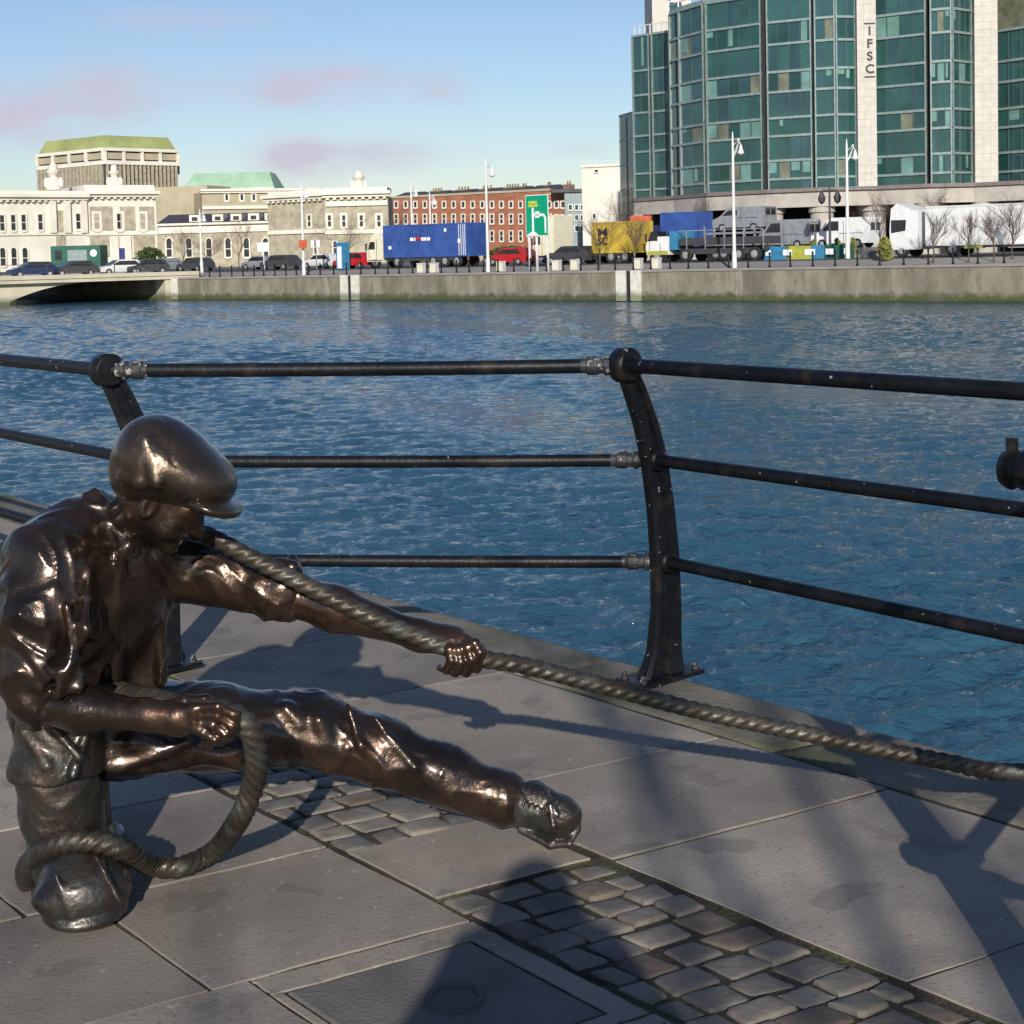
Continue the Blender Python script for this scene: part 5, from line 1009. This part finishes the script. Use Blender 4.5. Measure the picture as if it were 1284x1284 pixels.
# ---- glass office block
gb = empty('glass_office_block', (45, 125, 0), 0, 'large curved green glass office block with stone piers lettered IFSC', 'building')
ZB = 5.95; rows = [(v, 1.5+(307-v)*128/FP) for v in (239, 228.6, 206, 176, 154, 122.4, 98, 64.5, 37.5, 3)]
zs = [r_[1] for r_ in rows]
def bay(pl, npn, zlo=ZB, zhi=None, top_index=9, lowidx=0, seed=0, side=False):
    rs = random.Random(seed); zl = [zlo]+[z for z in zs[1:top_index+1]]
    if zhi: zl[-1] = zhi
    mul = MB()
    for i in range(len(zl)-1):
        win = i % 2 == 1; z0, z1 = zl[i], zl[i+1]
        if win:
            o = None; w = MB(); 
            for k in range(npn):
                a0, a1 = pl.L*k/npn, pl.L*(k+1)/npn; mi = rs.choice([0, 0, 0, 0, 1, 1, 0, 2, 3, 0]) if not side else rs.choice([0, 1, 0])
                w.pan(pl, a0+.01, a1-.01, z0+.01, z1-.01, -.2, -.05+.012*rs.random(), mi)
                if rs.random() < .2: w.pan(pl, a0+.08, a0+(a1-a0)*rs.uniform(.3, .9), z1-(z1-z0)*rs.uniform(.3, .95), z1-.02, -.04, -.02, 2)
            w.build('window', [M['glass_teal'], M['glass_blue'], M['blind'], M['blind_warm']], gb, world=True)
        else:
            w = MB()
            for k in range(npn): a0, a1 = pl.L*k/npn, pl.L*(k+1)/npn; w.pan(pl, a0+.01, a1-.01, z0+.01, z1-.01, -.2, -.06+.015*rs.random(), 0 if rs.random() < .75 else 1)
            w.build('spandrel', [M['spandrel'], M['glass_blue']], gb, world=True)
        mul.pan(pl, 0, pl.L, z1-.1, z1+.1, -.15, .09)
        for k in range(npn+1): a = pl.L*k/npn; mul.pan(pl, max(0, a-.035), min(pl.L, a+.03), z0+.1, z1-.1, -.15, .03, 1)
    for a in (0, pl.L-.12): mul.pan(pl, a, a+.12, zl[0], zl[-1]-.07, -.15, .12)
    mul.build('mullions', [M['mullion'], M['thin_frame']], gb, world=True)
    return zl[-1]
FP_ = [(844, 136), (856, 134), (886, 130.5), (961, 126.5), (1024, 124.5), (1050, 123.8), (1075, 124.2)]
pts = [Vector(gY(u, 300, Y).xy) for u, Y in FP_]; tops = []
for i, (a, b_) in enumerate(zip(pts, pts[1:])):
    pl = Plane(a, b_)
    # dark vertical slot between the main bays
    if i in (2, 3): pl = Plane(a+pl.t*.25, b_-pl.t*.25)
    bay(pl, (1, 2, 5, 4, 2, 2)[i], seed=i)
ZT = zs[9]
allp = pts[:]
right = [(1098.5, 124.4), (1163, 121.8), (1168, 121.5), (1195, 120.8), (1220, 122.6), (1249.5, 123.0), (1330, 118)]
rp3 = [Vector(gY(u, 300, Y).xy) for u, Y in right]
bay(Plane(rp3[0], rp3[1]), 4, seed=11); bay(Plane(rp3[2], rp3[3]), 3, seed=12); bay(Plane(rp3[3], rp3[4]), 3, seed=13)
bay(Plane(rp3[5], rp3[6]), 5, seed=14, zhi=zs[7]+.2, top_index=7)
plu = Plane(rp3[5]+Vector((.6, 2.5)), rp3[6]+Vector((.6, 2.5))); w = MB(); w.pan(plu, -.5, plu.L, zs[7]+.3, 26, -.3, 0); w.build('upper_glazing', M['blind_warm'], gb, world=True)
# stone piers
def pier(ua, ub, Y, z1, out=.6):
    pl = plane_px(ua, Y, ub, Y); q = MB(); q.pan(pl, 0, pl.L, ZB-.1, z1, -2.5, out)
    o = q.build('stone_pier', M['granite_pink'], gb, world=True); q = MB(); z = ZB+.5
    while z < z1-.2: q.pan(pl, -.004, pl.L+.004, z, z+.045, -1, out+.004); z += .62
    for a in (pl.L*.34, pl.L*.67): q.pan(pl, a, a+.03, ZB, z1-.01, out-.1, out+.003)
    q.build('joints', M['podium'], o, world=True); return pl, o
pl, o = pier(1075, 1098.5, 124.0, 26); 
zA, zZ = pl.px(1089, 30)[1], pl.px(1089, 98)[1]
cxp = pl.sp(1090.5); q = MB(); q.pan(pl, cxp-.45, cxp+.45, zZ-.0, zZ+.09, .6, .68); q.pan(pl, cxp-.45, cxp+.45, zA-.09, zA, .6, .68); q.build('sign_bars', M['sign_black'], o, world=True)
for i, chh in enumerate('IFSC'):
    z = zA-.15-(zA-zZ-.3)*(i+.5)/4; P_ = pl.at(cxp, z, .63)
    t_ = text(chh, 1.15, (0, 0, 0), (math.pi/2, 0, math.atan2(pl.t.y, pl.t.x)), 'sign_black', o, .04, 'sign_letter'); t_.location = Vector(P_)-gb.location; t_.scale = (.95, .85, 1)
pier(1220.5, 1249, 122.4, 26)
# left blocks of the same building
pl = Plane(gY(797, 300, 143).xy, gY(843, 300, 140).xy); zt3 = pl.px(820, 42)[1]
bay(Plane(pl.at(0, 0).xy, pl.at(pl.L*.47, 0).xy), 2, zhi=zt3, top_index=8, seed=21, side=True); bay(Plane(pl.at(pl.L*.53, 0).xy, pl.at(pl.L, 0).xy), 3, zhi=zt3, top_index=8, seed=22, side=True)
w = MB(); w.pan(pl, 0, pl.L, ZB, zt3-.05, -18, -.3); w.build('rear_block', M['granite_pink'], gb, world=True)
pl_ = Plane(gY(780, 300, 160).xy, gY(797, 300, 156).xy); zt4 = pl_.px(788, 142)[1]; w = MB(); w.pan(pl_, 0, pl_.L+1, ZB-3, zt4, -14, 0); w.build('low_wing', M['glass_teal'], gb, world=True)
w = MB()
for k in range(5): z = ZB-1+(zt4-ZB+1)*k/4.; w.pan(pl_, 0, pl_.L+.5, z-.06, z+.06, -.1, .1)
for k in range(3): a = pl_.L*k/2; w.pan(pl_, a-.05, a+.05, ZB-3, zt4, -.1, .08)
w.build('mullions', M['mullion'], gb, world=True)
# core mass behind the glass and roof
core = [pts[0]+Vector((0, .4))]+[p_+Vector((-.12, .45)) for p_ in pts[1:]]+[p_+Vector((0, .5)) for p_ in rp3[:6]]
far = [rp3[5]+Vector((0, 30)), pts[0]+Vector((4, 26))]
w = MB(); w.prism([tuple(p_) for p_ in core+far], ZB-.2, ZT-.2); w.build('core', M['dark_recess'], gb, world=True)
w = MB(); w.prism([tuple(p_) for p_ in [p_+Vector((0, -.1)) for p_ in pts]+[rp3[1]+Vector((0, .2)), rp3[4]+Vector((0, .2)), rp3[4]+Vector((0, 25)), pts[0]+Vector((4, 25))]], ZT+.05, ZT+.35); w.build('roof_edge', M['mullion'], gb, world=True)
w = MB(); rail_ = [p_+Vector((0, .3)) for p_ in pts]+[rp3[4]+Vector((0, .3))]
for a, b_ in zip(rail_, rail_[1:]):
    n = max(1, int((b_-a).length/1.5)); 
    for k in range(n): c = a+(b_-a)*k/n; w.box(c.x-.05, c.x+.05, c.y-.05, c.y+.05, ZT+.35, ZT+1.3)
    P_ = Plane(a, b_); w.pan(P_, 0, P_.L, ZT+1.25, ZT+1.33, -.05, .05); w.pan(P_, 0, P_.L, ZT+.8, ZT+.85, -.04, .04)
w.build('roof_railing', M['galv'], gb, world=True)
w = MB(); P_ = pl
for k in range(8): a = P_.L*k/7; w.pan(P_, a-.05, a+.05, zt3, zt3+1., -.5, -.4)
w.pan(P_, 0, P_.L, zt3+.95, zt3+1.02, -.5, -.4); w.build('roof_railing', M['galv'], gb, world=True)
plt_ = plane_px(823, 150, 884, 150); w = MB(); w.pan(plt_, 0, plt_.L*.75, zt3-2, 30, -8, 0); o = w.build('stair_tower', M['granite_pink'], gb, world=True); s0, _ = plt_.px(847, 10); MB().pan(plt_, s0-.6, s0+.6, plt_.px(847, 22)[1], plt_.px(847, 3)[1], -.1, .03).build('window', M['glass_teal'], o, world=True)
# podium: fascia following the curve, columns, dark recess
pod = [(795, 139), (845, 134.0), (886, 128.6), (961, 124.6), (1024, 122.6), (1075, 122.0), (1098, 122.2), (1163, 120), (1220, 120.3), (1330, 116)]
pp = [Vector(gY(u, 300, Y).xy) for u, Y in pod]; fas = MB(); led = MB(); sof = MB(); rec = MB()
def strip(mb, P, o0, o1, z0, z1, mi=0):
    n = len(P); A = [p_+Vector((0, -o1)) for p_ in P]; B = [p_+Vector((0, -o0)) for p_ in P]
    mb.add([(p_.x, p_.y, z) for z in (z0, z1) for p_ in A+B], [(i, i+1, 2*n+i+1, 2*n+i) for i in range(n-1)]+[(n+i+1, n+i, 3*n+i, 3*n+i+1) for i in range(n-1)]+[(i+1, i, n+i, n+i+1) for i in range(n-1)]+[(2*n+i, 2*n+i+1, 3*n+i+1, 3*n+i) for i in range(n-1)]+[(0, 2*n, 3*n, n), (n-1, 2*n-1, 4*n-1, 3*n-1)], mi)
strip(fas, pp, -1.2, .25, ZB-1.55, ZB-.32); fas.build('fascia', M['podium'], gb, world=True)
strip(led, pp, -2.5, .5, ZB-.31, ZB-.01); led.build('ledge', M['ledge'], gb, world=True)
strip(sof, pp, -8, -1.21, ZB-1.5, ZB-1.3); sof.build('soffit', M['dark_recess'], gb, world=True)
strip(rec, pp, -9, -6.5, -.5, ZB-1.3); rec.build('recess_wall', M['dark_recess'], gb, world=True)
for u in (806, 872, 968, 1031, 1096, 1163, 1235, 1300):
    Y = np.interp(u, [a for a, _ in pod], [b_ for _, b_ in pod])+.9; q_ = gY(u, 300, float(Y)); MB().lathe([(1.15, 0), (1.15, .3), (.95, .32), (.95, 3.9), (1.1, 3.95), (1.1, ZB-1.52-.0)], (q_.x, q_.y, 0), 20).build('column', M['podium'], gb, world=True)
# traffic signal dark
p = onq(1041, 9.); h = zat(p, 233)-p.z; r = empty('dark_lamp_post', p, FA, 'dark slender lamp post with two lanterns between the vans', 'street lamp'); MB().lathe([(.1, 0), (.07, h)], n=8).build('pole', M['dark_grey'], r)
for e in (-1, 1): MB().lathe([(.05, 0), (.28, -.5), (.22, -.8), (.05, -.95)], (e*.6, 0, h-.3), 8).box(min(0, e*.6), max(0, e*.6), -.03, .03, h-.35, h-.28).build('lantern', M['dark_grey'], r)
# ---- vegetation
def far_tree(u, vt, vb, d, lb, seed, spread=.55, dep=3, tm='twig', th=.3):
    p = onq(u, d, vb); h = zat(p, vt)-p.z; bare_tree('bare_tree', p, h*1.0, spread*.8, max(3, dep), .06, lb, 'bare trees on the far quay', seed, tm, th, nb=5)
far_tree(300, 268, 332, 18, 'bare tree with thin crown in front of the arcade middle', 41, .8); far_tree(230, 280, 332, 16, 'bare tree beside the shrub at the arcade left end', 42, .7); far_tree(1270, 250, 325, 5, 'tall bare tree at the extreme right before the white trailer', 43, .5)
far_tree(1104, 240, 320, 8, 'bare dark tree in the gap between white van and white lorry', 21, .5)
far_tree(1170, 262, 325, 4, 'thin bare sapling in front of the white lorry cab end', 22, .4, 2, th=.36); far_tree(1214, 266, 325, 4, 'thin bare sapling before the middle of the white trailer, left one', 23, .4, 2, th=.36); far_tree(1246, 262, 325, 4, 'thin bare sapling before the white trailer, rightmost', 24, .45, 2, th=.36)
far_tree(436, 262, 330, 14, 'rounded bare tree in front of the stone pavilion', 25, .9, 3, th=.2); far_tree(780, 240, 325, 14, 'bare tree behind the left end of the yellow container', 26, .5); far_tree(752, 262, 328, 5, 'slim bare tree at the left end of the yellow container', 27, .4, 2)
far_tree(797, 268, 325, 5, 'slim bare tree in front of the yellow container', 28, .5, 2); far_tree(880, 246, 325, 24, 'bare tree in front of the podium left part', 29, .6); far_tree(262, 292, 332, 20, 'small bare tree before the left of the arcade', 30, .7); far_tree(1180, 232, 325, 16, 'bare tree behind the white lorry', 31, .6)
far_tree(498, 258, 330, 34, 'russet bare tree against the end of the brick terrace', 32, .6); far_tree(1140, 262, 325, 24, 'bare tree before the dark podium opening', 33, .8); far_tree(1075, 262, 325, 24, 'broad bare tree behind the white van', 34, .9)
def shrub(u, vt, d, w, lb, m='leaf', n=500, Y=None, dz=0):
    p = onq(u, d) if Y is None else Vector(gY(u, 330, Y)); p.z = zg(p.x, p.y)+dz; h = max(.6, zat(p, vt)-p.z); r = empty('shrub', p, 0, lb, 'shrub', 'evergreen shrubs on the far bank')
    q = MB(); rs = random.Random(u)
    for k in range(n):
        a, e = rs.uniform(0, 6.28), rs.uniform(0, 1); rr = w*(.55+.45*rs.random())*(.7+.3*math.sin(a*3)); c = Vector((math.cos(a)*rr*math.cos(e*1.3), math.sin(a)*rr*.7*math.cos(e*1.3), h*(.1+.85*math.sin(e*1.5)*(.8+.2*rs.random())))); s_ = .12+.05*w; d1 = Vector((rs.gauss(0, 1), rs.gauss(0, 1), rs.gauss(0, 1))).normalized()*s_; d2 = d1.orthogonal().normalized()*s_*.6; q.add([c-d1, c+d2, c+d1, c-d2], [(0, 1, 2, 3)])
    q.build('foliage', M[m], r); MB().tube([Vector((0, 0, -.1)), Vector((0, 0, h*.5))], .08, 6).build('stem', M['bark'], r)
shrub(188, 309, 0, 2.6, 'round dark green shrub at the corner of the white stone building', n=900, Y=185)
shrub(1110, 296, 5, .6, 'yellow green shrub between the white van and the white lorry', 'leaf_yellow', 500)
for u in (1019, 1052, 1075, 1116): pass
shrub(1020, 300, 10.2, .35, 'narrow yellow green plant in front of the vans, left one', 'leaf_yellow', 160, dz=.2); shrub(1050, 298, 10.2, .3, 'narrow yellow green plant in front of the white van, middle one', 'leaf_yellow', 160, dz=.2); shrub(1070, 297, 10.2, .3, 'narrow yellow green plant in front of the white van, right one', 'leaf_yellow', 160, dz=.2)
shrub(640, 309, 40, 3.5, 'dark hedge at the foot of the brick terrace', n=900)
# distant skyline so the horizon is not bare
sk = empty('distant_terrace', (40, 420, 0), 0, 'distant row of grey roofs on the horizon', 'building')
pl = plane_px(470, 330, 860, 330); wall(sk, pl, 0, pl.L, 0, 8, 12, 'stone_rough'); MB().pan(pl, 0, pl.L, 8, 8.8, -12, .2).build('roof', M['slate'], sk, world=True)

# ================================================================== LIGHT, SKY, CAMERA
SUN_EL = 23.
w = bpy.data.worlds.new('World'); sc.world = w; w.use_nodes = True; nt = w.node_tree; L = nt.links.new; bg = nt.nodes['Background']
sky = nn(nt, 'ShaderNodeTexSky', sky_type='NISHITA', sun_disc=False); sky.sun_elevation = math.radians(SUN_EL); sky.sun_rotation = math.radians(180); sky.air_density = 1.1; sky.dust_density = .2; sky.ozone_density = 2.5
tc = nn(nt, 'ShaderNodeTexCoord'); sx = nn(nt, 'ShaderNodeSeparateXYZ'); L(tc.outputs['Generated'], sx.inputs[0])
def mth(op, a, b_=None, c=None):
    n = nn(nt, 'ShaderNodeMath', operation=op)
    for i, x in enumerate((a, b_, c)):
        if x is None: continue
        if isinstance(x, (int, float)): n.inputs[i].default_value = x
        else: L(x, n.inputs[i])
    return n.outputs[0]
az = mth('ARCTAN2', sx.outputs[0], sx.outputs[1]); el = mth('ARCSINE', sx.outputs[2])
cn_ = nn(nt, 'ShaderNodeTexNoise', i_Scale=15., i_Detail=8., i_Roughness=.6); mp = nn(nt, 'ShaderNodeMapping'); mp.inputs['Scale'].default_value = (1, 1, 2.6); L(tc.outputs['Generated'], mp.inputs[0]); L(mp.outputs[0], cn_.inputs['Vector'])
tot = None
for (u, v_, su, sv, am) in ((375, 103, 100, 28, 1.1), (130, 118, 70, 34, .9), (20, 150, 75, 30, .9), (372, 200, 50, 26, .9), (480, 195, 80, 20, .6), (550, 112, 40, 25, .4), (230, 25, 110, 16, .35), (725, 188, 25, 8, .35), (-200, 120, 120, 40, .8), (1500, 150, 150, 40, .8), (-600, 60, 200, 50, .9), (2300, 60, 250, 60, .9)):
    d_ = ray(u, v_).normalized(); a0 = math.atan2(d_.x, d_.y); e0 = math.asin(d_.z)
    x = mth('DIVIDE', mth('SUBTRACT', az, a0), su/FP); y = mth('DIVIDE', mth('SUBTRACT', el, e0), sv/FP)
    g_ = mth('MULTIPLY', mth('EXPONENT', mth('MULTIPLY', mth('ADD', mth('MULTIPLY', x, x), mth('MULTIPLY', y, y)), -1.)), am); tot = g_ if tot is None else mth('ADD', tot, g_)
nz = mth('MULTIPLY', mth('SUBTRACT', cn_.outputs['Fac'], .24), 4.); msk = nn(nt, 'ShaderNodeClamp'); L(mth('MULTIPLY', tot, nz), msk.inputs[0]); fac = mth('MULTIPLY', msk.outputs[0], .82)
tn = nn(nt, 'ShaderNodeMix', data_type='RGBA', blend_type='MULTIPLY'); tn.inputs['Factor'].default_value = 1; tn.inputs['B'].default_value = (.92, .945, 1.09, 1); L(sky.outputs[0], tn.inputs['A'])
mx = nn(nt, 'ShaderNodeMix', data_type='RGBA'); L(fac, mx.inputs['Factor']); L(tn.outputs['Result'], mx.inputs['A']); mx.inputs['B'].default_value = (6.2, 5.7, 6.9, 1)
L(mx.outputs['Result'], bg.inputs[0]); bg.inputs[1].default_value = .096
sl = bpy.data.lights.new('sun', 'SUN'); sl.energy = 4.9; sl.angle = math.radians(.53); sl.color = (1, .935, .84)
so = bpy.data.objects.new('sun', sl); C.objects.link(so); so.rotation_euler = (math.radians(90-SUN_EL), 0, math.radians(-.4)); so.location = (0, -20, 20)
cam = bpy.data.cameras.new('view_camera'); co = bpy.data.objects.new('view_camera', cam); C.objects.link(co); sc.camera = co
cam.sensor_width = 36; cam.lens = 36*FP/1284; cam.shift_y = -(642-CY)/1284; cam.clip_start = .05; cam.clip_end = 6000
mm = Matrix((Rv, Uv, -Fv)).transposed().to_4x4(); mm.translation = EYE; co.matrix_world = mm
sc.view_settings.view_transform = 'Standard'; sc.view_settings.look = 'None'; sc.view_settings.exposure = 0; sc.view_settings.gamma = 1
sc.cycles.max_bounces = 6
